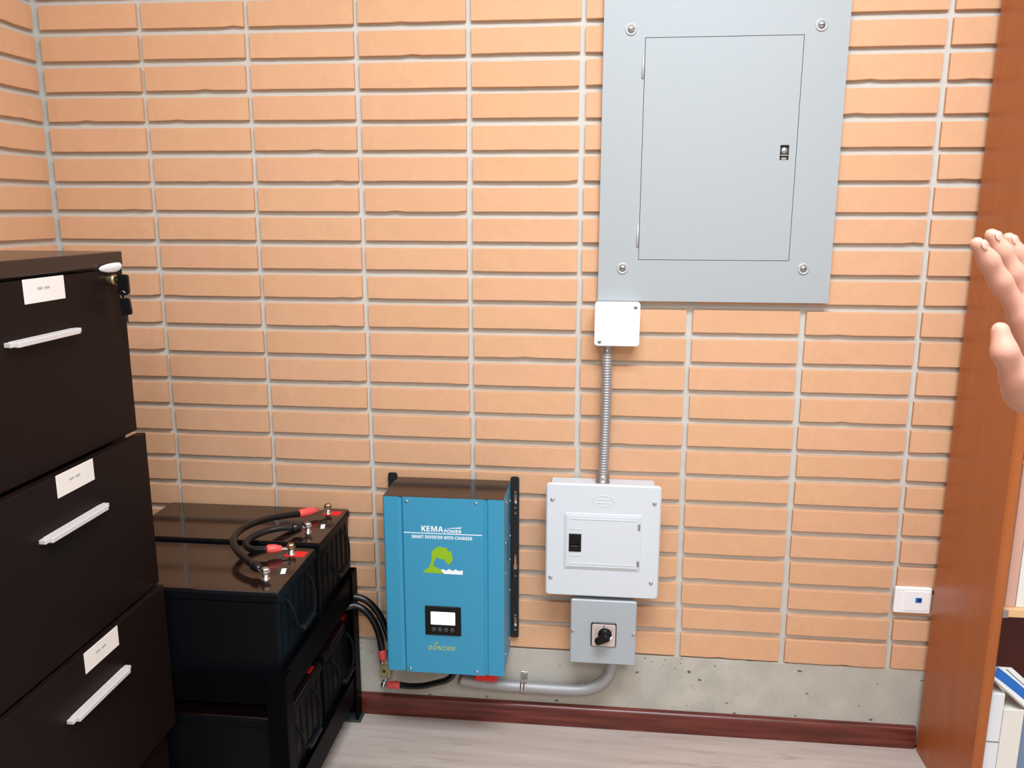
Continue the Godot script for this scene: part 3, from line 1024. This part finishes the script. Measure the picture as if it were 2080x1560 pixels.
# ------------------------------------------------------------------ inverter
func build_inverter() -> void:
	var t := thing("inverter", "tall blue wall mounted inverter with a lit display and a green palm tree mark", "inverter", Vector3(0.955, 0.2145, 0.0))
	var y0 := 0.2145
	var y1 := 0.6475
	# chassis behind the cover
	var s := begin()
	box2(s, Vector3(0.8215, y0 + 0.001, 0.0125), Vector3(1.0905, y1 - 0.002, 0.1405), 0.001)
	obj("chassis", s, M.black, t)
	# front cover: folded sheet with raised centre field and wings, extruded upwards
	var L := [Vector2(0.8178, 0.030), Vector2(0.8178, 0.1480), Vector2(0.8205, 0.1500), Vector2(0.8530, 0.1500), Vector2(0.8575, 0.1475), Vector2(0.8605, 0.1475), Vector2(0.8645, 0.1525)]
	var prof := []
	for p in L: prof.append(p)
	for i in range(L.size() - 1, -1, -1): prof.append(Vector2(1.9125 - L[i].x, L[i].y))
	s = begin()
	for i in prof.size() - 1:
		var p: Vector2 = prof[i]
		var q: Vector2 = prof[i + 1]
		quad(s, Vector3(p.x, y0, p.y), Vector3(q.x, y0, q.y), Vector3(q.x, y1, q.y), Vector3(p.x, y1, p.y))
	# turned-in rims at top and bottom
	for i in range(1, prof.size() - 2):
		var p: Vector2 = prof[i]
		var q: Vector2 = prof[i + 1]
		for y in [y0, y1]:
			var a := Vector3(p.x, y, p.y)
			var b := Vector3(q.x, y, q.y)
			if y == y1: quad(s, a, b, Vector3(q.x, y, 0.141), Vector3(p.x, y, 0.141))
			else: quad(s, b, a, Vector3(p.x, y, 0.141), Vector3(q.x, y, 0.141))
	var cover := obj("front_cover", s, M.blue, t)
	# side sheets behind the cover and the glossy top
	for x in [0.8188, 1.0937]:
		s = begin()
		box(s, Vector3(x, (y0 + y1) / 2, 0.0765), Vector3(0.0020, y1 - y0 - 0.0006, 0.128), 0.0005)
		var sp := obj("side_panel", s, M.blue, t)
		if x > 1.0:
			for v in [[0.575, 0.043], [0.49, 0.075]]:
				for k in 7:
					s = begin()
					box(s, Vector3(x + 0.0011, v[0] + 0.008 * k - 0.02, v[1]), Vector3(0.0006, 0.0028, 0.022), 0.0)
					obj("vent_slot", s, M.black_plastic, sp)
			for p in [[0.625, 0.10], [0.6, 0.02], [0.53, 0.11], [0.51, 0.018], [0.46, 0.12], [0.37, 0.02], [0.245, 0.03], [0.255, 0.12], [0.45, 0.02]]:
				s = begin()
				screw_head(s, Vector3(x + 0.001, p[0], p[1]), Vector3.RIGHT, 0.0030, 0.0016)
				obj("screw", s, M.steel, sp)
	s = begin()
	box2(s, Vector3(0.8186, y1 - 0.001, 0.0125), Vector3(1.0939, y1 + 0.0008, 0.1495), 0.0006)
	obj("top_plate", s, M.black_gloss, t, "glossy black top plate")
	# mounting flanges with slots, cut by booleans
	for side in [[0.795, 0.8178], [1.0945, 1.1155]]:
		var g := CSGCombiner3D.new()
		g.name = "mounting_flange"
		t.add_child(g, true)
		g.position = -origin_of(t)
		var poly := CSGPolygon3D.new()
		poly.name = "sheet"
		poly.polygon = round_rect(side[0], 0.2385, side[1], 0.6575, 0.0055)
		poly.depth = 0.0022
		poly.material = M.black
		g.add_child(poly)
		poly.position = Vector3(0, 0, 0.0105)
		var cx: float = (side[0] + side[1]) / 2 + (0.002 if side[0] > 1.0 else -0.002)
		for h in [[0.620, 0.0030, 0.0], [0.606, 0.0030, 0.012], [0.581, 0.003, 0.0], [0.567, 0.0032, 0.0], [0.442, 0.0026, 0.03], [0.4275, 0.0042, 0.006], [0.404, 0.0024, 0.0], [0.300, 0.0026, 0.0], [0.283, 0.003, 0.018], [0.2605, 0.0028, 0.0]]:
			var hole := CSGPolygon3D.new()
			hole.name = "hole"
			var rr: float = h[1]
			hole.polygon = round_rect(cx - rr, h[0] - rr - h[2] / 2, cx + rr, h[0] + rr + h[2] / 2, rr * 0.96, 5)
			hole.depth = 0.02
			hole.operation = CSGShape3D.OPERATION_SUBTRACTION
			g.add_child(hole, true)
			hole.position = Vector3(0, 0, 0.018)
		for y in ([0.594, 0.274] if side[0] > 1.0 else [0.594]):
			s = begin()
			screw_head(s, Vector3(cx, y, 0.0127), Vector3.BACK, 0.0048, 0.004)
			obj("mounting_bolt", s, M.steel, t)
	# cover screws
	for p in [Vector2(0.874, 0.6385), Vector2(1.032, 0.6395), Vector2(0.8725, 0.2225), Vector2(1.031, 0.2240)]:
		s = begin()
		screw_head(s, Vector3(p.x, p.y, 0.1525), Vector3.BACK, 0.0036, 0.0026)
		obj("screw", s, M.steel, t)
	# printing
	var zt := 0.1527
	text("brand_lettering", "KEMA", Vector3(0.9315, 0.5745, zt), 0.050, 0.0130, M.white_print, cover)
	text("brand_lettering", "POWER", Vector3(0.9785, 0.5700, zt), 0.039, 0.0078, M.white_print, cover, 0.2)
	s = begin()
	slab(s, Vector3(0, 0, zt - 0.0001), Vector3.RIGHT, Vector3.UP, PackedVector2Array([Vector2(0.9600, 0.5765), Vector2(0.9960, 0.5775), Vector2(1.0000, 0.5808)]), 0.0003)
	obj("brand_swoosh", s, M.white_print, cover)
	s = begin()
	box2(s, Vector3(0.8650, 0.5625, zt - 0.0001), Vector3(1.0455, 0.5645, zt + 0.0002))
	obj("white_rule", s, M.white_print, cover)
	text("slogan_lettering", "SMART INVERTER WITH CHARGER", Vector3(0.953, 0.5545, zt), 0.140, 0.0078, M.white_print, cover)
	var to := func(cx: float, cy: float) -> Vector2: return Vector2(0.906 + (cx - 174.0) * 0.00025, 0.534 - (cy - 404.0) * 0.00027 + (cx - 174.0) * 0.0000068)
	var palm := PackedVector2Array()
	for p in [[262, 480], [272, 455], [300, 430], [340, 412], [370, 425], [410, 425], [405, 445], [450, 460], [450, 490], [462, 510], [455, 540], [430, 575], [412, 573], [395, 548], [375, 525], [345, 530], [320, 512], [303, 520], [283, 555], [280, 590], [312, 605], [345, 625], [375, 658], [180, 650], [210, 620], [240, 600], [255, 560], [270, 515], [260, 505]]:
		palm.append(to.call(float(p[0]), float(p[1])))
	s = begin()
	slab(s, Vector3(0, 0, zt - 0.0001), Vector3.RIGHT, Vector3.UP, palm, 0.0003)
	obj("palm_mark", s, M.green_print, cover)
	var wave := PackedVector2Array()
	for p in [[347, 622], [370, 618], [395, 632], [425, 615], [455, 632], [485, 618], [515, 633], [550, 625], [550, 665], [380, 660], [365, 645]]:
		wave.append(to.call(float(p[0]), float(p[1])))
	s = begin()
	slab(s, Vector3(0, 0, zt - 0.0001), Vector3.RIGHT, Vector3.UP, wave, 0.0003)
	obj("wave_mark", s, M.white_print, cover)
	text("maker_lettering", "DUNCAN", Vector3(0.9485, 0.2795, zt), 0.062, 0.0110, M.yellow_print, cover, 0.35)
	s = begin()
	slab(s, Vector3(0, 0, zt - 0.0001), Vector3.RIGHT, Vector3.UP, PackedVector2Array([Vector2(0.929, 0.2875), Vector2(0.9345, 0.2885), Vector2(0.9425, 0.2935), Vector2(0.935, 0.2925), Vector2(0.932, 0.2905)]), 0.0003)
	obj("maker_leaf", s, M.yellow_print, cover)
	# display
	s = begin()
	plate(s, 0.911, 0.3135, 0.995, 0.3855, 0.1523, 0.1555, 0.002, 0.001)
	var dsp := obj("display_bezel", s, M.black_plastic, t)
	s = begin()
	plate(s, 0.9245, 0.3405, 0.9815, 0.3725, 0.1555, 0.1560, 0.0015, 0.0002)
	obj("screen", s, M.screen, dsp, "lit white display screen")
	for k in 4:
		var bx: float = [0.9315, 0.9455, 0.9600, 0.9745][k]
		s = begin(0)
		lathe(s, Vector3(bx, 0.3285, 0.1555), Vector3.BACK, [Vector2(0.0052, 0), Vector2(0.0050, 0.0008), Vector2(0.0042, 0.0012), Vector2(0.0, 0.0012)], 20)
		var bt := obj("button", s, M.black, dsp)
		s = begin(0)
		var ring := PackedVector3Array()
		for j in 21:
			ring.append(Vector3(bx + cos(TAU * j / 20) * 0.0045, 0.3285 + sin(TAU * j / 20) * 0.0045, 0.1566))
		tube(s, ring, 0.0003, 5, false)
		s.set_smooth_group(-1)
		box2(s, Vector3(bx - 0.0012, 0.3275, 0.1566), Vector3(bx + 0.0012, 0.3300, 0.1569))
		obj("symbol", s, M.grey_print, bt)
	# red terminal guard below
	s = begin()
	box2(s, Vector3(1.018, 0.170, 0.060), Vector3(1.072, 0.2155, 0.105), 0.002)
	obj("terminal_guard", s, M.red, t, "red plastic terminal guard at the bottom right")
	s = begin()
	box2(s, Vector3(0.935, 0.190, 0.055), Vector3(1.0, 0.2155, 0.105), 0.002)
	obj("gland_block", s, M.black, t)

# ------------------------------------------------------------------ batteries
func build_rack() -> void:
	var t := thing("battery_rack", "black angle iron rack with two tiers holding the batteries, behind the drawer cabinet", "rack", Vector3(0.465, 0, 0.25))
	var xl := 0.226
	var xr := 0.704
	var zb := 0.018
	var zf := 0.495
	for y in [0.066, 0.333]:
		# each tier: four angle rails, their vertical legs standing up round the batteries
		var h := 0.066
		for p in [[Vector3(xl, y, zf - 0.004), Vector3(xr, y + h - 0.006, zf)], [Vector3(xl, y, zb), Vector3(xr, y + h, zb + 0.004)], [Vector3(xr - 0.004, y, zb + 0.004), Vector3(xr, y + h, zf - 0.004)], [Vector3(xl, y, zb + 0.004), Vector3(xl + 0.004, y + h, zf - 0.004)]]:
			var s := begin()
			box2(s, p[0], p[1], 0.0008)
			var r := obj("rail", s, M.rack, t)
			s = begin()
			var lo: Vector3 = p[0]
			var hi: Vector3 = p[1]
			hi.y = lo.y + 0.004
			if hi.x - lo.x > 0.2:
				lo.x += 0.0045; hi.x -= 0.0045
				if lo.z > 0.3: lo.z -= 0.04; hi.z -= 0.004
				else: hi.z += 0.04; lo.z += 0.004
			else:
				if lo.x > 0.5: lo.x -= 0.04; hi.x -= 0.004
				else: hi.x += 0.04; lo.x += 0.004
				lo.z += 0.041; hi.z -= 0.041
			box2(s, lo, hi, 0.0005)
			obj("ledge", s, M.rack, r)
	for x in [xl, xr]:
		for z in [zb, zf]:
			var s := begin()
			var sx := 1.0 if x == xr else -1.0
			var sz := 1.0 if z == zf else -1.0
			var top := 0.3925 if z == zf else 0.408
			box(s, Vector3(x + sx * 0.0022, top / 2 + 0.003, z - sz * 0.0175), Vector3(0.004, top - 0.006, 0.035), 0.0008)
			box(s, Vector3(x - sx * 0.0157, top / 2 + 0.003, z + sz * 0.0022), Vector3(0.0398, top - 0.006, 0.004), 0.0008)
			obj("upright", s, M.rack, t)
			s = begin()
			box(s, Vector3(x - sx * 0.010, 0.003, z - sz * 0.012), Vector3(0.042, 0.006, 0.046), 0.001)
			obj("foot", s, M.rack_foot, t)

func build_batteries() -> void:
	var g := "black lead acid batteries in the rack"
	var one := make_battery(0.119)
	tag(one, "black battery at the back of the upper tier, against the brick wall", "battery", g)
	var spots := [[Vector3(0, 0, 0.245), "black battery at the front of the upper tier, nearest the drawer cabinet"], [Vector3(0, -0.272, 0), "black battery at the back of the lower tier, beside the wall base"], [Vector3(0, -0.272, 0.245), "black battery at the front of the lower tier, behind the front rail"]]
	for q in spots:
		var d := one.duplicate()
		d.name = numbered("battery")
		add_child(d)
		d.position = one.position + q[0]
		tag(d, q[1], "battery", g)

func make_battery(zc: float) -> Node3D:
	var yt := 0.560
	var yb := 0.3375
	var x0 := 0.234
	var x1 := 0.694
	var hz := 0.1105
	var t := thing("battery", "", "battery", Vector3(0.464, yb, zc))
	var s := begin()
	box2(s, Vector3(x0 + 0.003, yb, zc - hz + 0.002), Vector3(x1 - 0.004, yt - 0.022, zc + hz - 0.002), 0.003)
	obj("case", s, M.battery, t)
	s = begin()
	box2(s, Vector3(x0, yt - 0.022, zc - hz), Vector3(x1, yt - 0.003, zc + hz), 0.0025)
	obj("lid_rim", s, M.battery, t)
	s = begin()
	box2(s, Vector3(x0 + 0.002, yt - 0.004, zc - hz + 0.003), Vector3(x1 - 0.002, yt, zc + hz - 0.003), 0.0012)
	var lid := obj("lid", s, M.battery_lid, t)
	# red mark beside the plus pole, paper sticker
	s = begin()
	box2(s, Vector3(0.6405, yt, zc - 0.088), Vector3(0.6845, yt + 0.0006, zc - 0.060), 0.0002)
	obj("plus_mark", s, M.red, lid)
	s = begin()
	box(s, Vector3(0.668, yt + 0.0004, zc + 0.012), Vector3(0.010, 0.0006, 0.026), 0.0002, Basis(Vector3.UP, 0.25))
	obj("sticker", s, M.white_print, lid, "small white paper sticker")
	# poles: washer, bolt, nut
	for dz in [-0.074, 0.050]:
		var p := Vector3(0.652 if dz < 0.0 else 0.646, yt, zc + dz)
		s = begin(0)
		lathe(s, p, Vector3.UP, [Vector2(0.0095, 0), Vector2(0.0095, 0.002), Vector2(0.006, 0.002), Vector2(0.006, 0.012), Vector2(0.0, 0.012)], 18)
		var tm := obj("pole", s, M.steel, t)
		s = begin()
		lathe(s, p + Vector3(0, 0.0165, 0), Vector3.UP, [Vector2(0.0, 0), Vector2(0.0082, 0), Vector2(0.0082, 0.0055), Vector2(0.0070, 0.0068), Vector2(0.0, 0.0068)], 6)
		lathe(s, p + Vector3(0, 0.0145, 0), Vector3.UP, [Vector2(0.0, 0), Vector2(0.0098, 0), Vector2(0.0098, 0.002), Vector2(0.0, 0.002)], 18)
		obj("bolt", s, M.brass if dz < 0.0 else M.steel, tm)
	# end face: ribs, recessed field, rope handle with a plastic grip
	for k in 6:
		var z := zc - 0.085 + 0.034 * k
		s = begin()
		box2(s, Vector3(x1 - 0.0045, yb + 0.072, z - 0.004), Vector3(x1 - 0.0022, yt - 0.030, z + 0.004), 0.001)
		obj("rib", s, M.battery, t)
	s = begin(0)
	var pts := [Vector3(x1 - 0.006, yt - 0.034, zc - 0.060), Vector3(x1 + 0.009, yt - 0.058, zc - 0.060), Vector3(x1 + 0.014, yt - 0.095, zc - 0.052), Vector3(x1 + 0.016, yt - 0.112, zc - 0.03), Vector3(x1 + 0.016, yt - 0.112, zc + 0.03), Vector3(x1 + 0.014, yt - 0.095, zc + 0.052), Vector3(x1 + 0.009, yt - 0.058, zc + 0.060), Vector3(x1 - 0.006, yt - 0.034, zc + 0.060)]
	tube(s, smooth_path(pts, 6), 0.0028, 8)
	var h := obj("carry_rope", s, M.rope, t)
	s = begin()
	box(s, Vector3(x1 + 0.016, yt - 0.112, zc), Vector3(0.014, 0.013, 0.07), 0.004)
	obj("grip", s, M.black_plastic, h)
	return t

# sleeve + lug from a cable end p towards pole q
func lug(t: Node, p: Vector3, q: Vector3, m: Material, r: float) -> void:
	var d := (q - p)
	var far := p + d * 0.62
	var s := begin(0)
	tube(s, PackedVector3Array([p, p + d * 0.08, p + d * 0.34, p + d * 0.46, far]), [r * 1.15, r * 1.38, r * 1.35, r * 1.1, r * 0.9], 14)
	obj("sleeve", s, m, t, "red heat shrink sleeve" if m == M.red_sleeve else "")
	s = begin()
	var dn := d.normalized()
	var side := dn.cross(Vector3.UP).normalized()
	var upv := side.cross(dn)
	box(s, (far + q) * 0.5, Vector3((q - far).length() + 0.010, 0.0022, 0.013), 0.0006, Basis(dn, upv, dn.cross(upv)))
	obj("lug", s, M.steel, t)

func build_cables() -> void:
	var yt := 0.560
	# series link: plus of the rear battery to minus of the front battery
	var a := thing("jumper_cable", "longer black jumper cable looping from the rear battery to the near front pole", "cable", Vector3(0.56, yt, 0.28), "battery jumper cables")
	var pa := Vector3(0.652, yt + 0.0135, 0.045)
	var pb := Vector3(0.646, yt + 0.0135, 0.414)
	var a0 := Vector3(0.602, yt + 0.019, 0.105)
	var a1 := Vector3(0.612, yt + 0.020, 0.394)
	var s := begin(0)
	var path := smooth_path([a0, Vector3(0.585, yt + 0.024, 0.128), Vector3(0.556, yt + 0.032, 0.175), Vector3(0.535, yt + 0.036, 0.225), Vector3(0.5265, yt + 0.036, 0.27), Vector3(0.536, yt + 0.034, 0.315), Vector3(0.565, yt + 0.028, 0.355), a1], 8)
	tube(s, path, 0.0075, 14)
	obj("wire", s, M.rubber, a)
	lug(a, a0, pa, M.red_sleeve, 0.0075)
	lug(a, a1, pb, M.rubber, 0.0075)
	var b := thing("jumper_cable", "shorter black jumper cable looping between the two middle battery poles", "cable", Vector3(0.59, yt, 0.25), "battery jumper cables")
	var pc := Vector3(0.646, yt + 0.0135, 0.169)
	var pd := Vector3(0.652, yt + 0.0135, 0.290)
	var b0 := Vector3(0.616, yt + 0.018, 0.188)
	var b1 := Vector3(0.607, yt + 0.018, 0.312)
	s = begin(0)
	path = smooth_path([b0, Vector3(0.596, yt + 0.022, 0.203), Vector3(0.570, yt + 0.022, 0.226), Vector3(0.552, yt + 0.020, 0.258), Vector3(0.553, yt + 0.018, 0.292), Vector3(0.575, yt + 0.017, 0.313), b1], 8)
	tube(s, path, 0.0072, 14)
	obj("wire", s, M.rubber, b)
	lug(b, b0, pc, M.rubber, 0.0072)
	lug(b, b1, pd, M.red_sleeve, 0.0072)
	# battery main cables to fuse and inverter
	var c := thing("battery_cable", "thick black cable arching from the rack to the fuse, red sleeve at its end", "cable", Vector3(0.75, 0.25, 0.05), "thick battery cables")
	s = begin(0)
	path = smooth_path([Vector3(0.650, 0.318, 0.07), Vector3(0.690, 0.322, 0.062), Vector3(0.712, 0.3235, 0.052), Vector3(0.738, 0.310, 0.05), Vector3(0.760, 0.279, 0.05), Vector3(0.772, 0.240, 0.05), Vector3(0.776, 0.205, 0.049)], 8)
	tube(s, path, 0.0085, 14)
	obj("wire", s, M.rubber, c)
	s = begin(0)
	tube(s, PackedVector3Array([Vector3(0.776, 0.207, 0.049), Vector3(0.7765, 0.203, 0.049), Vector3(0.777, 0.185, 0.048), Vector3(0.777, 0.178, 0.048)]), [0.009, 0.0102, 0.0098, 0.007], 14)
	obj("sleeve", s, M.red_sleeve, c, "red heat shrink sleeve")
	var d := thing("battery_cable", "thick black cable arching above its twin and passing behind the blue inverter", "cable", Vector3(0.76, 0.27, 0.05), "thick battery cables")
	s = begin(0)
	path = smooth_path([Vector3(0.650, 0.316, 0.045), Vector3(0.692, 0.338, 0.043), Vector3(0.715, 0.3405, 0.040), Vector3(0.744, 0.327, 0.038), Vector3(0.770, 0.293, 0.037), Vector3(0.786, 0.250, 0.036), Vector3(0.800, 0.213, 0.038), Vector3(0.826, 0.188, 0.05), Vector3(0.868, 0.186, 0.075), Vector3(0.900, 0.198, 0.085), Vector3(0.905, 0.2145, 0.085)], 8)
	tube(s, path, 0.0085, 14)
	obj("wire", s, M.rubber, d)
	# fuse
	var f := thing("fuse_block", "small yellowish fuse holder with bolts, at the lower left corner of the blue inverter", "fuse", Vector3(0.777, 0.125, 0.03))
	s = begin()
	box2(s, Vector3(0.7645, 0.118, -0.003), Vector3(0.7905, 0.166, 0.034), 0.002)
	obj("base", s, M.fuse, f)
	s = begin()
	box2(s, Vector3(0.769, 0.126, 0.034), Vector3(0.786, 0.158, 0.040), 0.001)
	var fu := obj("fuse_link", s, mat(c8(150, 142, 96), 0.4), f)
	s = begin(0)
	lathe(s, Vector3(0.7775, 0.142, 0.040), Vector3.BACK, [Vector2(0.004, 0), Vector2(0.004, 0.001), Vector2(0, 0.001)], 14)
	obj("window", s, M.panel_dark, fu)
	for y in [0.172, 0.107]:
		s = begin(0)
		lathe(s, Vector3(0.7765, y, -0.003), Vector3.BACK, [Vector2(0.0, 0), Vector2(0.0035, 0), Vector2(0.0035, 0.043), Vector2(0.0072, 0.043), Vector2(0.0072, 0.049), Vector2(0.0035, 0.050), Vector2(0.0035, 0.058), Vector2(0.0, 0.058)], 12)
		obj("bolt", s, M.steel, f)
		s = begin()
		box(s, Vector3(0.7765, y + (-0.006 if y > 0.14 else 0.006), 0.036), Vector3(0.014, 0.022, 0.0025), 0.0006)
		obj("contact_strip", s, M.steel, f)
	var e := thing("fuse_cable", "short black cable with a red sleeve, from the fuse along under the inverter", "cable", Vector3(0.86, 0.11, 0.05))
	s = begin(0)
	path = smooth_path([Vector3(0.816, 0.110, 0.046), Vector3(0.845, 0.111, 0.05), Vector3(0.88, 0.119, 0.058), Vector3(0.915, 0.134, 0.066), Vector3(0.945, 0.150, 0.075), Vector3(0.962, 0.170, 0.08), Vector3(0.966, 0.190, 0.08)], 8)
	tube(s, path, 0.0078, 14)
	obj("wire", s, M.rubber, e)
	s = begin(0)
	tube(s, PackedVector3Array([Vector3(0.787, 0.1085, 0.046), Vector3(0.789, 0.1085, 0.046), Vector3(0.800, 0.109, 0.046), Vector3(0.806, 0.1095, 0.046), Vector3(0.820, 0.110, 0.0465)]), [0.007, 0.009, 0.0092, 0.0098, 0.0092], 14)
	obj("sleeve", s, M.red_sleeve, e, "red heat shrink sleeve")

func build_outlet() -> void:
	var t := thing("network_outlet", "white wall plate with a blue network jack, low beside the bookcase", "outlet", Vector3(2.043, 0.355, 0.0))
	var s := begin()
	plate(s, 2.0025, 0.3545, 2.0845, 0.4185, 0.0008, 0.0100, 0.003, 0.002)
	obj("plate", s, M.white_box, t)
	s = begin()
	plate(s, 2.022, 0.362, 2.080, 0.411, 0.0100, 0.0112, 0.002, 0.0006)
	obj("insert", s, M.white_box, t)
	s = begin()
	box2(s, Vector3(2.0485, 0.3835, 0.0112), Vector3(2.0625, 0.3955, 0.0126), 0.0004)
	var j := obj("jack", s, M.jack, t, "blue network jack")
	s = begin()
	box2(s, Vector3(2.0535, 0.3865, 0.0126), Vector3(2.0605, 0.3935, 0.0128))
	obj("socket_hole", s, mat(c8(10, 40, 90), 0.6), j)

# ------------------------------------------------------------------ person
# surface nets over smoothly joined tapered bones [a, b, ra, rb]
func blend_body(s: SurfaceTool, bones: Array, cell: float, k: float) -> void:
	var lo := Vector3.INF
	var hi := -Vector3.INF
	for b in bones:
		for e in [[b[0], b[2]], [b[1], b[3]]]:
			var rr: float = e[1] + 3.0 * cell
			lo = lo.min(e[0] - Vector3.ONE * rr)
			hi = hi.max(e[0] + Vector3.ONE * rr)
	var n := Vector3i(((hi - lo) / cell).ceil()) + Vector3i.ONE
	var acc := PackedFloat32Array()
	acc.resize(n.x * n.y * n.z)
	for b in bones:
		var pa: Vector3 = b[0]
		var ab: Vector3 = b[1] - pa
		var l2 := maxf(ab.length_squared(), 1e-9)
		var reach: float = maxf(b[2], b[3]) + 0.012
		var i0 := Vector3i(((pa.min(b[1]) - Vector3.ONE * reach - lo) / cell).floor()).clamp(Vector3i.ZERO, n - Vector3i.ONE)
		var i1 := Vector3i(((pa.max(b[1]) + Vector3.ONE * reach - lo) / cell).ceil()).clamp(Vector3i.ZERO, n - Vector3i.ONE)
		var ra: float = b[2]
		var dr: float = b[3] - ra
		for z in range(i0.z, i1.z + 1):
			for y in range(i0.y, i1.y + 1):
				for x in range(i0.x, i1.x + 1):
					var p := lo + Vector3(x, y, z) * cell
					var t := clampf((p - pa).dot(ab) / l2, 0.0, 1.0)
					var d := p.distance_to(pa + ab * t) - ra - dr * t
					acc[(z * n.y + y) * n.x + x] += exp(-d / k)
	# field: positive inside
	var f := PackedFloat32Array()
	f.resize(acc.size())
	for i in acc.size():
		f[i] = k * log(maxf(acc[i], 1e-12))
	var vert := {}
	var vid := func(x: int, y: int, z: int) -> int: return (z * n.y + y) * n.x + x
	var offs := []
	for c in 8: offs.append(Vector3i(c & 1, (c >> 1) & 1, (c >> 2) & 1))
	var edges := [[0, 1], [2, 3], [4, 5], [6, 7], [0, 2], [1, 3], [4, 6], [5, 7], [0, 4], [1, 5], [2, 6], [3, 7]]
	for z in n.z - 1:
		for y in n.y - 1:
			for x in n.x - 1:
				var base: int = (z * n.y + y) * n.x + x
				var inside := 0
				var v := []
				for c in 8:
					var o: Vector3i = offs[c]
					var q: float = f[base + (o.z * n.y + o.y) * n.x + o.x]
					v.append(q)
					if q > 0.0: inside += 1
				if inside == 0 or inside == 8: continue
				var sum := Vector3.ZERO
				var cnt := 0
				for e in edges:
					var a: float = v[e[0]]
					var b: float = v[e[1]]
					if (a > 0.0) != (b > 0.0):
						sum += Vector3(offs[e[0]]).lerp(Vector3(offs[e[1]]), a / (a - b))
						cnt += 1
				vert[base] = lo + (Vector3(x, y, z) + sum / cnt) * cell
	for base in vert:
		var x: int = base % n.x
		var y: int = (base / n.x) % n.y
		var z: int = base / (n.x * n.y)
		var here: float = f[base]
		for ax in 3:
			var st: int = [1, n.x, n.x * n.y][ax]
			var there: float = f[base + st]
			if (here > 0.0) == (there > 0.0): continue
			var a1: int = [n.x, n.x * n.y, 1][ax]
			var a2: int = [n.x * n.y, 1, n.x][ax]
			if not (vert.has(base - a1) and vert.has(base - a2) and vert.has(base - a1 - a2)): continue
			var p: Vector3 = vert[base]
			var q: Vector3 = vert[base - a1]
			var r: Vector3 = vert[base - a1 - a2]
			var w: Vector3 = vert[base - a2]
			if here > 0.0: quad(s, p, q, r, w)
			else: quad(s, p, w, r, q)

func build_person() -> void:
	var t := thing("person", "raised open bare hand at the right edge, in front of the orange bookcase side", "person", Vector3(1.79, 1.06, 0.98))
	var imcp := Vector3(1.7337, 1.1724, 0.985)
	var mmcp := Vector3(1.7517, 1.1731, 0.9676)
	var rmcp := Vector3(1.770, 1.1713, 0.9506)
	var lmcp := Vector3(1.7878, 1.1645, 0.9368)
	var wrist := Vector3(1.7918, 1.0640, 0.9821)
	var elbow := Vector3(1.9794, 0.8432, 0.9362)
	var fingers := [
		[imcp, Vector3(1.7046, 1.2098, 0.9904), Vector3(1.6897, 1.2309, 0.9927), Vector3(1.6755, 1.2480, 0.9954), 0.0096],
		[mmcp, Vector3(1.7265, 1.2164, 0.9687), Vector3(1.7120, 1.2390, 0.9690), Vector3(1.7000, 1.2560, 0.9694), 0.0098],
		[rmcp, Vector3(1.748, 1.2150, 0.9477), Vector3(1.7360, 1.2370, 0.9480), Vector3(1.7265, 1.2520, 0.9489), 0.0092],
		[lmcp, Vector3(1.772, 1.2000, 0.9331), Vector3(1.7635, 1.2170, 0.9328), Vector3(1.7560, 1.2300, 0.9324), 0.0082]]
	var bones := []
	for f in fingers:
		var r: float = f[4]
		bones.append([f[0].lerp(wrist, 0.12), f[0], r * 1.25, r * 1.22])
		bones.append([f[0], f[1], r * 1.12, r * 1.0])
		bones.append([f[1], f[2], r * 1.02, r * 0.92])
		bones.append([f[2], f[3], r * 0.94, r * 0.74])
		bones.append([f[0], wrist, r * 1.3, 0.020])
	# thumb with its ball, heel of the hand
	bones.append([Vector3(1.7560, 1.0900, 1.0000), Vector3(1.7215, 1.1150, 1.0150), 0.0210, 0.0165])
	bones.append([Vector3(1.7215, 1.1150, 1.0150), Vector3(1.7015, 1.1420, 1.0240), 0.0140, 0.0112])
	bones.append([Vector3(1.7015, 1.1420, 1.0240), Vector3(1.6975, 1.1630, 1.0180), 0.0110, 0.0086])
	bones.append([Vector3(1.7400, 1.1000, 1.0020), Vector3(1.7800, 1.0800, 0.9880), 0.0250, 0.0240])
	bones.append([Vector3(1.7950, 1.1250, 0.9500), Vector3(1.8000, 1.0800, 0.9650), 0.0180, 0.0200])
	var s := begin(0)
	bones.append([wrist, wrist.lerp(elbow, 0.32), 0.0255, 0.030])
	blend_body(s, bones, 0.003, 0.0032)
	obj("hand", s, M.skin, t)
	for k in 4:
		var f: Array = fingers[k]
		var tip: Vector3 = f[3]
		var d: Vector3 = (f[3] - f[2]).normalized()
		var out := Vector3(0.25, 0.55, 0.80)
		out = (out - d * out.dot(d)).normalized()
		s = begin(0)
		var rr: float = f[4] * 0.74
		var side := d.cross(out)
		slab(s, tip - d * 0.004 + out * (rr * 0.82), side, d, oval(0, 0, rr * 0.72, 0.0065, 14), 0.0016)
		obj("fingernail", s, M.nail, t)
	s = begin(0)
	var cuff := wrist.lerp(elbow, 0.26)
	var path := PackedVector3Array()
	var radii := []
	for i in 9:
		var u := i / 8.0
		path.append(cuff.lerp(elbow, u))
		radii.append(lerpf(0.036, 0.052, u) + 0.0016 * sin(i * 2.4))
	tube(s, path, radii, 24)
	obj("sleeve", s, M.cloth, t)
